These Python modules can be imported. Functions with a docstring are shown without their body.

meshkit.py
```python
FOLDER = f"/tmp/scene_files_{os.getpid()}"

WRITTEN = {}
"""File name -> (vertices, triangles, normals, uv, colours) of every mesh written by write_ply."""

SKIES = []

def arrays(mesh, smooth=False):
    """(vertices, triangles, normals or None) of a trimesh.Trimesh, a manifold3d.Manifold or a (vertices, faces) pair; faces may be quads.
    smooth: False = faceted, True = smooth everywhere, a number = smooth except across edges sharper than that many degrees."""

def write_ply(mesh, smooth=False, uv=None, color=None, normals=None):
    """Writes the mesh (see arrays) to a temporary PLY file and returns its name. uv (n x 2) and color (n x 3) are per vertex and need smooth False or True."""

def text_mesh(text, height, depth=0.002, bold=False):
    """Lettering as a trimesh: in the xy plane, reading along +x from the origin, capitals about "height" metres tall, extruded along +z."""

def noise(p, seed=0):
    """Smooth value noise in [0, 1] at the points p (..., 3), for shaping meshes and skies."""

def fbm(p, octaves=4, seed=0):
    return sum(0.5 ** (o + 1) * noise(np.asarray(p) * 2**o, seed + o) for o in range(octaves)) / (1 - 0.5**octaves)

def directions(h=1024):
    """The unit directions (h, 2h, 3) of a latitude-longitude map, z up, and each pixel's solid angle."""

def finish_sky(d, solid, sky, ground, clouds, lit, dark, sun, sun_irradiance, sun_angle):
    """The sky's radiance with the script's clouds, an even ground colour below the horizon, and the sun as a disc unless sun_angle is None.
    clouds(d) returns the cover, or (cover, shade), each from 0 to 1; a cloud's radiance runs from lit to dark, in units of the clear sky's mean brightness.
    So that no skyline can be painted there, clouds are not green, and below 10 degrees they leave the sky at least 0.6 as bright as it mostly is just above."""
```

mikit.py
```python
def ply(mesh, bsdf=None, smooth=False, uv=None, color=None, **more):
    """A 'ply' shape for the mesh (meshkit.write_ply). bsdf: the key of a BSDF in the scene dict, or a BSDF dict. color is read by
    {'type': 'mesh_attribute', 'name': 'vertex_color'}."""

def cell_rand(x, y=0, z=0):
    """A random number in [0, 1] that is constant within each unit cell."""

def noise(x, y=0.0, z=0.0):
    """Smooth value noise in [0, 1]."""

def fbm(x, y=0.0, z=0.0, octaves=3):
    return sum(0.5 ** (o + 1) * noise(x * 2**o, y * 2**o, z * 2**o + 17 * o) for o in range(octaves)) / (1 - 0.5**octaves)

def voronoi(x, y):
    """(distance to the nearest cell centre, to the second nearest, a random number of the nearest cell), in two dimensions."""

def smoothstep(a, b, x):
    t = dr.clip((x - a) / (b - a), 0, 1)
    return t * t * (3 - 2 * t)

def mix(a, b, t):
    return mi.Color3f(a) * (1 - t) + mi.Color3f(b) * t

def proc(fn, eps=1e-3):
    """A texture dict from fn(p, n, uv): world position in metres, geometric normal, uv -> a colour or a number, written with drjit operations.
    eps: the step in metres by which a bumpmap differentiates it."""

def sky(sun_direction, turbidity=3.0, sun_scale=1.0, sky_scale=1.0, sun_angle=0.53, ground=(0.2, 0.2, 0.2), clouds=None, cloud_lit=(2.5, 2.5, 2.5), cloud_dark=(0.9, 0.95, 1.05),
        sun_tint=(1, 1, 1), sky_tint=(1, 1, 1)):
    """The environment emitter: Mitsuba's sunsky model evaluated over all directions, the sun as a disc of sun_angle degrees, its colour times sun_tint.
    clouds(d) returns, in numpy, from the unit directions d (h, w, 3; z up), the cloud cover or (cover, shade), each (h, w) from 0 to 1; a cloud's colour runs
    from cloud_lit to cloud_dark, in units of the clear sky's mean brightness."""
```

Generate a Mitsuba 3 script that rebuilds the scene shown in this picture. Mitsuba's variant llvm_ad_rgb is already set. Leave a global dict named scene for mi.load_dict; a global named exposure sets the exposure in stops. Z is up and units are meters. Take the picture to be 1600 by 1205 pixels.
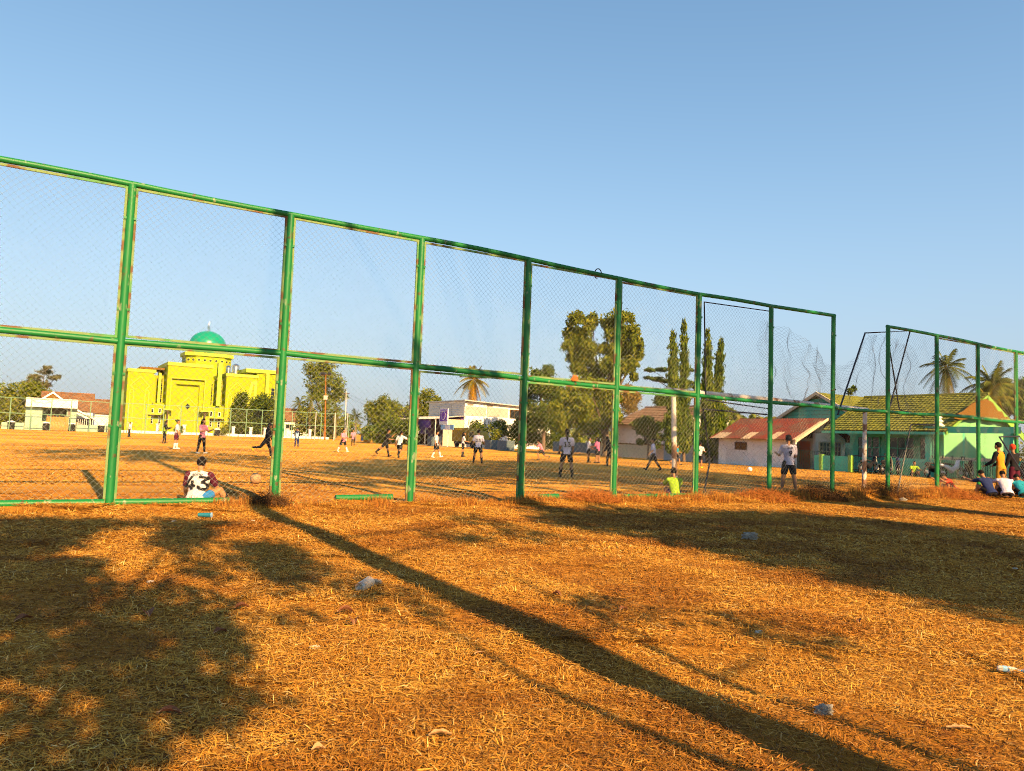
import math, random
import numpy as np, trimesh, mitsuba as mi, drjit as dr
import manifold3d as m3
import mikit, meshkit
from mikit import proc, noise, fbm, voronoi, cell_rand, smoothstep, mix

T = mi.ScalarTransform4f
rng = np.random.default_rng(7)
scene, labels = {}, {}

# ------------------------------------------------------------------ camera, sky, exposure
PITCH, ROLL, EYE = math.radians(4.03), math.radians(2.12), np.array([0, 0, 1.18])
fw = np.array([0, math.cos(PITCH), math.sin(PITCH)])
up0 = np.array([0, -math.sin(PITCH), math.cos(PITCH)])
up = -np.array([1.0, 0, 0]) * math.sin(ROLL) + up0 * math.cos(ROLL)
scene['camera'] = dict(type='perspective', fov=2 * math.degrees(math.atan(800 / 1200)), fov_axis='x', near_clip=0.05, far_clip=6000.0,
                       to_world=T().look_at(origin=EYE.tolist(), target=(EYE + fw).tolist(), up=up.tolist()))
SUN = np.array([math.sin(math.radians(31)), -math.cos(math.radians(31)), math.tan(math.radians(27.5))])
def dust(d):
    """a thin veil of dust low over the horizon"""
    el = np.degrees(np.arcsin(np.clip(d[..., 2], 0, 1)))
    return np.clip(.92 * np.exp(-(el / 10.5) ** 1.25) * (.9 + .2 * meshkit.fbm(d * 3.0, 3, 5)), 0, 1)
scene['sky'] = mikit.sky(SUN.tolist(), turbidity=3.2, sun_scale=1.9, sun_tint=(1.0, 0.82, 0.54), sky_tint=(1.0, 1.13, 1.17), sky_scale=1.32, ground=(0.3, 0.2, 0.08),
                         clouds=dust, cloud_lit=(.87, .88, .97), cloud_dark=(.9, .9, 1.0))
exposure = 2.2

# ------------------------------------------------------------------ field frame: a runs along the fence, b away from it
U2, V2, O2 = np.array([.8527, .5224, 0]), np.array([-.5224, .8527, 0]), np.array([-6.061, 11.781, 0])
def W(a, b, z=0.0):
    return O2 + a * U2 + b * V2 + np.array([0, 0, z])
FIELD = math.degrees(math.atan2(.5224, .8527))
def WX(pts):
    p = np.asarray(pts, float)
    return O2 + p[:, :1] * U2 + p[:, 1:2] * V2 + p[:, 2:3] * np.array([0, 0, 1.0])

# ------------------------------------------------------------------ scene bookkeeping
def numbered(name):
    k, n = name, 0
    while k in used:
        n += 1
        k = f'{name}_{n:03d}'
    used.add(k)
    return k
used = set()
def thing(name, label, cat, group=None):
    k = numbered(name)
    labels[k] = dict(label=label, category=cat)
    if group: labels[k]['group'] = group
    return k
def put(parent, name, mesh, bsdf, smooth=False, label=None, kind=None, color=None):
    if isinstance(mesh, MB): mesh = mesh.mesh()
    k = numbered((parent + '__' if parent else '') + name)
    scene[k] = mikit.ply(mesh, bsdf, smooth=smooth, color=color)
    if label or kind:
        labels[k] = {}
        if label: labels[k]['label'] = label
        if kind: labels[k]['kind'] = kind
    return k
def structure(name, mesh, bsdf, smooth=False, **kw):
    k = put(None, name, mesh, bsdf, smooth, **kw)
    labels[k] = dict(kind='structure')
    return k

class MB:
    """collects triangles; field=True reads points as (a, b, z)"""
    def __init__(s, field=False):
        s.v, s.f, s.n, s.field = [], [], 0, field
    def add(s, v, f):
        v, f = np.asarray(v, float), np.asarray(f, int)
        if f.shape[1] == 4: f = np.vstack([f[:, [0, 1, 2]], f[:, [0, 2, 3]]])
        s.v.append(v); s.f.append(f + s.n); s.n += len(v)
        return s
    def box(s, x0, x1, y0, y1, z0, z1):
        v = [[x, y, z] for x in (x0, x1) for y in (y0, y1) for z in (z0, z1)]
        return s.add(v, [[0, 1, 3, 2], [4, 6, 7, 5], [0, 4, 5, 1], [2, 3, 7, 6], [0, 2, 6, 4], [1, 5, 7, 3]])
    def poly(s, pts, d):
        """solid from a planar outline pts (n x 3), pushed by vector d"""
        p = np.asarray(pts, float); n = len(p)
        from shapely.geometry import Polygon
        e1 = p[1] - p[0]; e1 = e1 / np.linalg.norm(e1)
        nn = np.zeros(3)
        for i in range(n): nn += np.cross(p[i], p[(i + 1) % n])
        nn /= np.linalg.norm(nn); e2 = np.cross(nn, e1)
        q = np.stack([(p - p[0]) @ e1, (p - p[0]) @ e2], 1)
        vv, ff = trimesh.creation.triangulate_polygon(Polygon(q), engine='earcut')
        P = p[0] + vv[:, :1] * e1 + vv[:, 1:2] * e2
        d = np.asarray(d, float)
        sgn = 1 if d @ nn > 0 else -1
        m = len(P)
        s.add(np.vstack([P, P + d]), np.vstack([ff[:, ::-1] if sgn > 0 else ff, (ff if sgn > 0 else ff[:, ::-1]) + m]))
        side = []
        for i in range(n):
            j = (i + 1) % n
            side.append([i, j, j + n, i + n] if sgn > 0 else [j, i, i + n, j + n])
        return s.add(np.vstack([p, p + d]), side)
    def tube(s, pts, r, k=8, cap=True):
        pts = np.asarray(pts, float); r = np.broadcast_to(np.asarray(r, float), (len(pts),))
        t = np.gradient(pts, axis=0); t /= np.maximum(np.linalg.norm(t, axis=1, keepdims=True), 1e-9)
        x = np.cross(t[0], [0.0, 0, 1] if abs(t[0][2]) < .9 else [1.0, 0, 0]); x /= np.linalg.norm(x)
        an = np.arange(k) * 2 * np.pi / k; rings = []
        for i in range(len(pts)):
            x = x - t[i] * (x @ t[i]); x /= np.linalg.norm(x); y = np.cross(t[i], x)
            rings.append(pts[i] + r[i] * (np.cos(an)[:, None] * x + np.sin(an)[:, None] * y))
        v = np.vstack(rings); f = []
        for i in range(len(pts) - 1):
            for j in range(k):
                j2 = (j + 1) % k
                f.append([i * k + j, i * k + j2, (i + 1) * k + j2, (i + 1) * k + j])
        s.add(v, f)
        if cap:
            c = len(v)
            s.add(np.vstack([rings[0], pts[:1], rings[-1], pts[-1:]]),
                  [[(j + 1) % k, j, k] for j in range(k)] + [[k + 1 + j, k + 1 + (j + 1) % k, 2 * k + 1] for j in range(k)])
        return s
    def lathe(s, c, prof, k=24):
        c = np.asarray(c, float); an = np.arange(k) * 2 * np.pi / k
        v = np.vstack([c + np.stack([r * np.cos(an), r * np.sin(an), np.full(k, z)], 1) for r, z in prof])
        f = [[i * k + j, i * k + (j + 1) % k, (i + 1) * k + (j + 1) % k, (i + 1) * k + j] for i in range(len(prof) - 1) for j in range(k)]
        return s.add(v, f)
    def mesh(s):
        v, f = np.vstack(s.v), np.vstack(s.f)
        if s.field: v = WX(v)
        return trimesh.Trimesh(v, f, process=False)
FB = lambda: MB(True)
def fbox(*a): return FB().box(*a)

# ------------------------------------------------------------------ materials
def rgb(c): return {'type': 'rgb', 'value': [float(x) for x in c]}
def mat(name, color, rough=.8, spec=.3, two=True, **kw):
    c = color if isinstance(color, dict) else rgb(color)
    d = dict(type='principled', base_color=c, roughness=rough, specular=spec, **kw)
    scene[name] = dict(type='twosided', bsdf=d) if two else d
    return name
VC = {'type': 'mesh_attribute', 'name': 'vertex_color'}

def f_ground(p, n, uv):
    g = fbm(p.x * 9, p.y * 9, 0, 3)
    g2 = fbm(p.x * 60, p.y * 60, 3, 2)
    big = fbm(p.x * .22, p.y * .22, 5, 3)
    c = mix((.15, .06, .009), (.34, .145, .018), smoothstep(.3, .7, g * .6 + g2 * .4))
    return mix(c, mi.Color3f(.36, .165, .024), smoothstep(.35, .65, big) * .6)
mat('soil_straw', proc(f_ground), .95, .1)

def f_field(p, n, uv):
    a = (p.x + 6.061) * .8527 + (p.y - 11.781) * .5224
    b = -(p.x + 6.061) * .5224 + (p.y - 11.781) * .8527
    big = fbm(a * .12, b * .12, 1, 3)
    mid = fbm(a * 1.3, b * .9, 2, 3)
    fine = fbm(p.x * 14, p.y * 14, 4, 3)
    c = mix((.27, .125, .016), (.41, .20, .027), smoothstep(.25, .75, mid * .5 + fine * .5))
    c = mix(c, mi.Color3f(.20, .10, .02), smoothstep(.46, .64, big) * .85)
    worn = smoothstep(.55, .7, fbm(a * .35, b * .5, 9, 3))
    return mix(c, mi.Color3f(.42, .22, .045), worn * .6)
mat('dry_turf', proc(f_field), .95, .1)
STRAW = [(.52, .26, .037), (.44, .20, .024), (.60, .34, .066), (.25, .10, .013), (.48, .22, .026), (.09, .036, .008), (.68, .45, .16), (.38, .155, .019)]
def f_straw(p, n, uv):
    c = mi.Color3f(*STRAW[0])
    for k, t in enumerate((.26, .48, .60, .74, .86, .92, .96)):
        c = dr.select(uv.x > t, mi.Color3f(*STRAW[k + 1]), c)
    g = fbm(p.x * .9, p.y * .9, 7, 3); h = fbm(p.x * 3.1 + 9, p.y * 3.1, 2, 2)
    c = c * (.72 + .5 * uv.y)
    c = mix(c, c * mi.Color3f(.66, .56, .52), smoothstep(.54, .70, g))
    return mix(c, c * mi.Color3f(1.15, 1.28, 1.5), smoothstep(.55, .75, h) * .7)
mat('straw', proc(f_straw), .75, .2)
mat('weed_blade', VC, .75, .2)

def f_green(p, n, uv):
    w = fbm(p.x * 11, p.y * 11, p.z * 7, 4)
    pat = fbm(p.x * 1.7 + 3, p.y * 1.7, p.z * 1.1, 2)
    c = mix((.007, .125, .036), (.008, .19, .042), pat)
    c = mix(c, mi.Color3f(.20, .26, .16), smoothstep(.69, .76, fbm(p.x * 13, p.y * 13, p.z * 5, 3)) * .8)
    return mix(c, mi.Color3f(.085, .042, .022), smoothstep(.67, .74, w) * .8)
mat('green_paint', proc(f_green), .48, .4)
def f_rust(p, n, uv):
    w = fbm(p.x * 5, p.y * 5, p.z * 5, 3)
    c = mix((.13, .07, .035), (.16, .24, .10), smoothstep(.36, .50, w))
    return mix(c, mi.Color3f(.05, .25, .08), smoothstep(.60, .66, fbm(p.x * 3 + 7, p.y * 3, p.z * 3, 2)) * .7)
mat('rusty_frame', proc(f_rust), .7, .3)
mat('wire', (.22, .24, .22), .55, .5)
mat('net_cord', (.16, .16, .17), .9, .1)
mat('dark_steel', (.02, .022, .035), .5, .4)
# ================================================================== GROUND
def ground_grid(x0, x1, y0, y1, step, zfun):
    xs, ys = np.arange(x0, x1 + 1e-6, step), np.arange(y0, y1 + 1e-6, step)
    X, Y = np.meshgrid(xs, ys)
    Z = zfun(X, Y)
    n, m = len(xs), len(ys)
    i = np.arange(n * m).reshape(m, n)
    f = np.stack([i[:-1, :-1], i[:-1, 1:], i[1:, 1:], i[1:, :-1]], -1).reshape(-1, 4)
    return trimesh.Trimesh(np.stack([X.ravel(), Y.ravel(), Z.ravel()], 1), np.vstack([f[:, [0, 1, 2]], f[:, [0, 2, 3]]]), process=False)
def b_of(X, Y): return -(X + 6.061) * .5224 + (Y - 11.781) * .8527
def a_of(X, Y): return (X + 6.061) * .8527 + (Y - 11.781) * .5224
def gz(X, Y):
    """height of the near ground: small humps, a low ridge of rubbish along the fence line"""
    X, Y = np.asarray(X, float), np.asarray(Y, float)
    P = np.stack([X, Y, X * 0], -1)
    b = b_of(X, Y); a = a_of(X, Y)
    z = (meshkit.fbm(P * .9, 2) - .5) * .06 + (meshkit.fbm(P * 5, 2, 4) - .5) * .012
    ridge = np.exp(-((b + .12) / .38) ** 2) * (.03 + .13 * meshkit.fbm(P * 1.1 + 5, 2, 9)) * (1 + .7 * (a > 11.5))
    fade = np.clip((6 - b) / 3, 0, 1)
    return (z + ridge * .8 - .012) * fade - .085 * np.clip((1.8 - b) / 1.6, 0, 1)
nx0, nx1, ny0, ny1 = -24.0, 30.0, -6.0, 34.0
structure('near_ground', ground_grid(nx0, nx1, ny0, ny1, .12, lambda X, Y: np.where(b_of(X, Y) < 4, gz(X, Y), -.03)), 'soil_straw', smooth=True)
# the playing field beyond the fence, out to the horizon
fld = FB()
S = 3000
fld.add([[-S, 2.0, -.004], [S, 2.0, -.004], [S, S, -.004], [-S, S, -.004]], [[0, 1, 2, 3]])
structure('playing_field', fld, 'dry_turf')
bk = MB()
bk.add([[-S, -S, -.16], [S, -S, -.16], [S, S, -.16], [-S, S, -.16]], [[0, 1, 2, 3]])
structure('ground', bk, 'soil_straw')

# ------------------------------------------------------------------ straw: tiles of mown blades, placed over the near ground
def blades(n, size, lmin, lmax, wid, lift, seed, up_frac=.15):
    r = np.random.default_rng(seed)
    c = r.uniform(-size / 2, size / 2, (n, 2)); an = r.uniform(0, 2 * np.pi, n)
    L = r.uniform(lmin, lmax, n); w = wid * r.uniform(.6, 1.3, n)
    bend = r.normal(0, .22, n)
    upb = r.random(n) < up_frac
    el = np.where(upb, r.uniform(.35, 1.1, n), np.abs(r.normal(.03, .13, n)))
    z0 = np.where(upb, 0, r.uniform(0, lift, n))
    p = np.zeros((n, 4, 3)); cur = np.stack([c[:, 0], c[:, 1], z0], 1); p[:, 0] = cur
    for k in range(3):
        e = el - .35 * k * (el > .2); h = an + bend * k * .5
        d = np.stack([np.cos(h) * np.cos(e), np.sin(h) * np.cos(e), np.sin(e)], 1)
        cur = cur + d * (L / 3)[:, None]; p[:, k + 1] = cur
    side = np.stack([-np.sin(an), np.cos(an), r.uniform(-.5, .5, n)], 1)
    wk = np.array([.8, 1.0, .8, .1])
    v = np.stack([p - side[:, None] * (w[:, None] * wk)[..., None] / 2, p + side[:, None] * (w[:, None] * wk)[..., None] / 2], 2).reshape(n * 8, 3)
    q = np.array([[0, 1, 3, 2], [2, 3, 5, 4], [4, 5, 7, 6]])
    f = (q[None] + np.arange(n)[:, None, None] * 8).reshape(-1, 4)
    f = np.vstack([f[:, [0, 1, 2]], f[:, [0, 2, 3]]])
    return trimesh.Trimesh(v, f, process=False), np.repeat(r.random((n, 2)), 8, 0)
def tile(name, *a, **k):
    m, c = blades(*a, **k)
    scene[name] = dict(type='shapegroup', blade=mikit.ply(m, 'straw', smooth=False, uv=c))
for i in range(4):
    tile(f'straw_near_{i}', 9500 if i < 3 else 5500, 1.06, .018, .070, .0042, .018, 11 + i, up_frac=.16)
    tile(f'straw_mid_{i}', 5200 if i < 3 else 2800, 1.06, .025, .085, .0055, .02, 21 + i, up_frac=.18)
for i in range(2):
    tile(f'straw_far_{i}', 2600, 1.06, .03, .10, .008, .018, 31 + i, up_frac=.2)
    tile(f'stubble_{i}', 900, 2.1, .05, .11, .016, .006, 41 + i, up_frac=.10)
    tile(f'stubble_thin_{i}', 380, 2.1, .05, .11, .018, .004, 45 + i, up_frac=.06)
count = [0]
r0 = np.random.default_rng(3)
def instance(prefix, group, x, y, z, rot, s=1.0, sz=1.0):
    count[0] += 1
    scene[f'{prefix}__{count[0]:03d}'] = dict(type='instance', group={'type': 'ref', 'id': group},
        to_world=T().translate([float(x), float(y), float(z)]).rotate([0, 0, 1], float(rot)).scale([float(s), float(s), float(s * sz)]))
for iy in range(1, 34):
    for ix in range(-22, 26):
        x, y = ix + .5, iy + .5
        if abs(x) > .74 * y + 1.6: continue
        b = b_of(x, y)
        if b > .6 and b < 4: continue
        if b >= 4: continue
        d = math.hypot(x, y)
        g = f'straw_near_{r0.integers(4)}' if d < 5.2 else f'straw_mid_{r0.integers(4)}' if d < 9.5 else f'straw_far_{r0.integers(2)}'
        zc, e_ = float(gz(x, y)), .45
        sx_, sy_ = (float(gz(x + e_, y)) - float(gz(x - e_, y))) / (2 * e_), (float(gz(x, y + e_)) - float(gz(x, y - e_))) / (2 * e_)
        count[0] += 1
        an = math.radians(r0.integers(4) * 90 + r0.uniform(-6, 6)); c_, s_ = math.cos(an), math.sin(an)
        m4 = np.array([[1, 0, 0, x], [0, 1, 0, y], [sx_, sy_, 1, zc + .002], [0, 0, 0, 1.0]]) @ np.array([[c_, -s_, 0, 0], [s_, c_, 0, 0], [0, 0, 1, 0], [0, 0, 0, 1.0]])
        scene[f'dry_grass__{count[0]:03d}'] = dict(type='instance', group={'type': 'ref', 'id': g}, to_world=T(m4))
labels['dry_grass'] = dict(kind='stuff', label='mown dry straw grass covering the near ground', category='grass')
count[0] = 0
for ib in range(0, 17):
    for ia in range(-14, 26):
        a, b = ia * 2.0, .9 + ib * 2.0
        q = W(a, b)
        if abs(q[0]) > .72 * q[1] + 2: continue
        instance('field_stubble', f"stubble_{'thin_' if ib > 2 + 5 * r0.random() else ''}{r0.integers(2)}", q[0], q[1], float(gz(q[0], q[1])) if b < 4 else -.004, r0.integers(4) * 90 + FIELD, 1.0, 1.0 if b < 8 else .7)
labels['field_stubble'] = dict(kind='stuff', label='short dry stubble on the near end of the playing field', category='grass')
# ================================================================== FENCES
def prisms(P0, P1, r, k=3):
    """thin k-sided wires between point pairs"""
    P0, P1 = np.asarray(P0), np.asarray(P1)
    d = P1 - P0; d /= np.maximum(np.linalg.norm(d, axis=1, keepdims=True), 1e-9)
    h = np.where(np.abs(d[:, 2:3]) < .9, [[0, 0, 1.0]], [[1.0, 0, 0]])
    x = np.cross(d, h); x /= np.linalg.norm(x, axis=1, keepdims=True); y = np.cross(d, x)
    an = np.arange(k) * 2 * np.pi / k + .3
    off = r * (np.cos(an)[None, :, None] * x[:, None] + np.sin(an)[None, :, None] * y[:, None])
    v = np.concatenate([P0[:, None] + off, P1[:, None] + off], 1).reshape(-1, 3)
    q = np.array([[j, (j + 1) % k, k + (j + 1) % k, k + j] for j in range(k)])
    f = (q[None] + np.arange(len(P0))[:, None, None] * 2 * k).reshape(-1, 4)
    return v, np.vstack([f[:, [0, 1, 2]], f[:, [0, 2, 3]]])
def net_mesh(fn, nu, nv, r, keep=None, k=3):
    """diamond net: fn(u, v in 0..1) -> (a, b, z); nu, nv half-diamonds"""
    I, J = np.meshgrid(np.arange(nu + 1), np.arange(nv + 1), indexing='ij')
    P = fn(I / nu, J / nv)
    A, B = [], []
    for dj in (1, -1):
        i, j = np.meshgrid(np.arange(nu), np.arange(nv + 1), indexing='ij')
        ok = ((i + j) % 2 == 0) & (j + dj >= 0) & (j + dj <= nv)
        i, j = i[ok], j[ok]
        if keep is not None:
            c = keep((i + .5) / nu, (j + dj * .5) / nv); i, j = i[c], j[c]
        A.append(P[i, j]); B.append(P[i + 1, j + dj])
    v, f = prisms(np.vstack(A), np.vstack(B), r, k)
    return trimesh.Trimesh(WX(v), f, process=False)
def flat_net(a0, a1, z0, z1, b, sag, seed, pitch=.0525, r=.0018, holes=0.0):
    nu, nv = int((a1 - a0) / pitch), int((z1 - z0) / pitch)
    def fn(u, v):
        P = np.stack([u * 5, v * 5, u * 0 + seed], -1)
        edge = np.minimum(1, 6 * np.minimum(np.minimum(u, 1 - u), np.minimum(v, 1 - v) + .03))
        da = (meshkit.fbm(P, 3, seed) - .5) * sag * edge; dz = (meshkit.fbm(P + 9, 3, seed + 1) - .5) * sag * edge
        db = (meshkit.fbm(P * .7 + 4, 2, seed + 2) - .5) * sag * 1.5 * edge
        return np.stack([a0 + u * (a1 - a0) + da, b + db, z0 + v * (z1 - z0) + dz - sag * .25 * edge * np.sin(np.pi * u)], -1)
    keep = None
    if holes:
        keep = lambda u, v: meshkit.fbm(np.stack([u * 3.3, v * 3.3, u * 0 + seed * 3.7], -1), 3, seed) > holes
    return net_mesh(fn, nu, nv, r, keep)
def bar_frame(a0, a1, z0, z1, b, w=.038, d=.03):
    m = FB()
    m.box(a0, a0 + w, b - d / 2, b + d / 2, z0, z1); m.box(a1 - w, a1, b - d / 2, b + d / 2, z0, z1)
    m.box(a0 + w + .001, a1 - w - .001, b - d / 2, b + d / 2, z0, z0 + w); m.box(a0 + w + .001, a1 - w - .001, b - d / 2, b + d / 2, z1 - w, z1)
    return m
POST = {-2: (-4.94, 4.95, 2.48), -1: (-2.47, 4.95, 2.48), 0: (.01, 4.95, 2.47), 1: (2.49, 4.93, 2.51), 2: (4.98, 4.94, 2.48), 3: (7.40, 4.91, 2.44), 4: (9.81, 4.85, 2.41), 5: (12.28, 4.82, 2.39),
        6: (14.83, 4.85, 2.37), 7: (17.36, 4.90, 2.37), 8: (19.87, 4.87, 2.39), 9: (22.38, 4.87, 2.42), 10: (24.75, 4.84, 2.41), 11: (27.17, 4.81, 2.40), 12: (29.6, 4.80, 2.40), 13: (32.0, 4.80, 2.40)}
def pipe(a0, z0, a1, z1, r, b=0.0, b1=None, k=12, wob=0.0):
    n = 5; t = np.linspace(0, 1, n)
    p = np.stack([a0 + t * (a1 - a0), b + t * ((b if b1 is None else b1) - b) + wob * np.sin(t * 3.1), z0 + t * (z1 - z0) - wob * np.sin(t * np.pi)], 1)
    return FB().tube(p, r, k)
near = thing('sports_fence', 'tall green pipe fence with chain-link panels running left of the open gap', 'fence')
right = thing('sports_fence', 'tall green pipe fence with chain-link panels running on beyond the open gap', 'fence')
PR = .060
for k in range(-2, 14):
    par = near if k < 8 else right
    s, ht, hm = POST[k]
    put(par, 'post', FB().tube([[s, 0, -.25], [s + .008 * math.sin(k * 2.3), .006 * math.cos(k * 1.7), ht / 2], [s, 0, ht - .01]], PR, 14), 'green_paint', 40)
    for zc in (hm - 1.3, hm - .5, hm + .5, ht - .55):
        put(par, 'clamp', fbox(s - .088, s + .088, -.030, .012, zc - .02, zc + .02), 'green_paint')
    # rails of the span k..k+1, stopping short of the posts
    if k == 13: continue
    s2, ht2, hm2 = POST[k + 1]
    if k != 7:
        par2 = near if k < 7 else right
        put(par2, 'top_rail', pipe(s + (.0 if k not in (8, -2) else -.05), ht, s2 + (.0 if k != 6 else .05), ht2, .048, b=.004, wob=.012 * math.sin(k * 1.9 + 1)), 'green_paint', 40)
    par2 = near if k < 8 else right
    put(par2, 'middle_rail', pipe(s + PR - .012, hm, s2 - PR + .012, hm2, .047, wob=.02 if k in (7, 8) else .012 * math.sin(k * 2.7)), 'green_paint', 40)
# bottom rails: whole on the left, short stretches showing further right
for k, x0, x1, z in ((-2, -4.9, -2.5, -.02), (-1, -2.45, -.06, -.01), (0, .08, 1.75, .0), (1, 3.55, 4.62, .04), (3, 7.86, 8.33, .03), (4, 10.1, 12.2, .02)):
    put(near, 'bottom_rail', pipe(x0, z, x1, z + .012, .055), 'green_paint', 40)
FB_ = -.012
def panel(par, k, lev, frame=True, sag=.035, holes=0.0, db=0.0):
    s, ht, hm = POST[k]; s2, ht2, hm2 = POST[k + 1]
    a0, a1 = s + PR - .006, s2 - PR + .006
    z0, z1 = ((hm + hm2) / 2 + .044, (ht + ht2) / 2 - .044) if lev else (-.06, (hm + hm2) / 2 - .044)
    if frame: put(par, 'panel_frame', bar_frame(a0, a1, z0, z1, FB_ + .02), 'rusty_frame')
    put(par, 'chain_link', flat_net(a0 + .02, a1 - .02, z0 + .02, z1 - .02, FB_ + .02, sag, 50 + 2 * k + lev, holes=holes), 'wire', kind='stuff')
for k in range(-2, 7):
    if k != 5 and k != 6: panel(near, k, 1, sag=.065)
    panel(near, k, 0, frame=k < 5, sag=.06 if k < 2 else .10, holes=0 if k < 4 else .30)
for k in range(8, 13):
    panel(right, k, 1, frame=k > 8, sag=.10, holes=.2 if k == 8 else .0)
    panel(right, k, 0, frame=k > 11, sag=.14, holes=.38 if k < 10 else .3)
# the panel frame that has dropped in its bay
dk = thing('dropped_panel_frame', 'dark thin panel frame with chain-link that has slipped down in its fence bay', 'panel frame')
def rod(pts, r=.018, k=6): return FB().tube(pts, r, k)
put(dk, 'frame', rod([[13.02, .45, 2.34], [12.90, .45, 4.77], [15.38, .45, 4.83], [15.32, .45, 2.24], [13.02, .45, 2.34]], .02), 'dark_steel')
put(dk, 'chain_link', flat_net(12.98, 15.33, 2.34, 4.76, .45, .06, 77), 'wire', kind='stuff')
# bent frame of the bay below
bl = thing('bent_panel_frame', 'bent dark frame standing crooked against the green post behind the boy in the lime bib', 'panel frame')
put(bl, 'frame', rod([[12.98, .4, -.05], [13.0, .4, .2], [13.14, .4, .80], [13.10, .4, 1.1], [12.88, .4, 2.10], [15.2, .4, 2.08]], .022), 'dark_steel')
# skewed frame hanging in the gap
sk = thing('skewed_panel_frame', 'dark blue panel frame hanging skewed in the open gap of the fence', 'panel frame')
put(sk, 'frame', rod([[18.20, .45, 2.22], [19.45, .45, 4.68], [21.72, .45, 4.98], [20.62, .45, 2.45]], .026), 'dark_steel')
tl = thing('tilted_panel_frame', 'dark thin frame tilted inside the first bay right of the gap', 'panel frame')
put(tl, 'frame', rod([[20.30, .3, 4.72], [20.92, .3, 2.50], [22.2, .3, 2.36]], .022), 'dark_steel')
l1 = thing('leaning_panel_frame', 'dark frame leaning in the low bay behind the right-hand white goal post', 'panel frame')
put(l1, 'frame', rod([[20.66, .2, .03], [21.60, .35, 2.08], [23.05, .35, 2.14]], .024), 'dark_steel')
put(l1, 'net', net_mesh(lambda u, v: np.stack([21.5 + 1.5 * u, .35 + .1 * np.sin(5 * u + 3 * v), 2.1 - v * (1.0 + .5 * np.sin(3 * u)) + .1 * np.sin(9 * u)], -1), 22, 18, .0026, lambda u, v: meshkit.fbm(np.stack([u * 4, v * 4, u * 0], -1), 2, 3) > .4), 'net_cord', kind='stuff')
l2 = thing('leaning_panel_frame', 'dark frame leaning over the seated person in the teal shirt', 'panel frame')
put(l2, 'frame', rod([[25.0, -1.62, .02], [25.85, -.10, 1.86], [27.1, -.12, 1.92]], .026), 'dark_steel')

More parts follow.
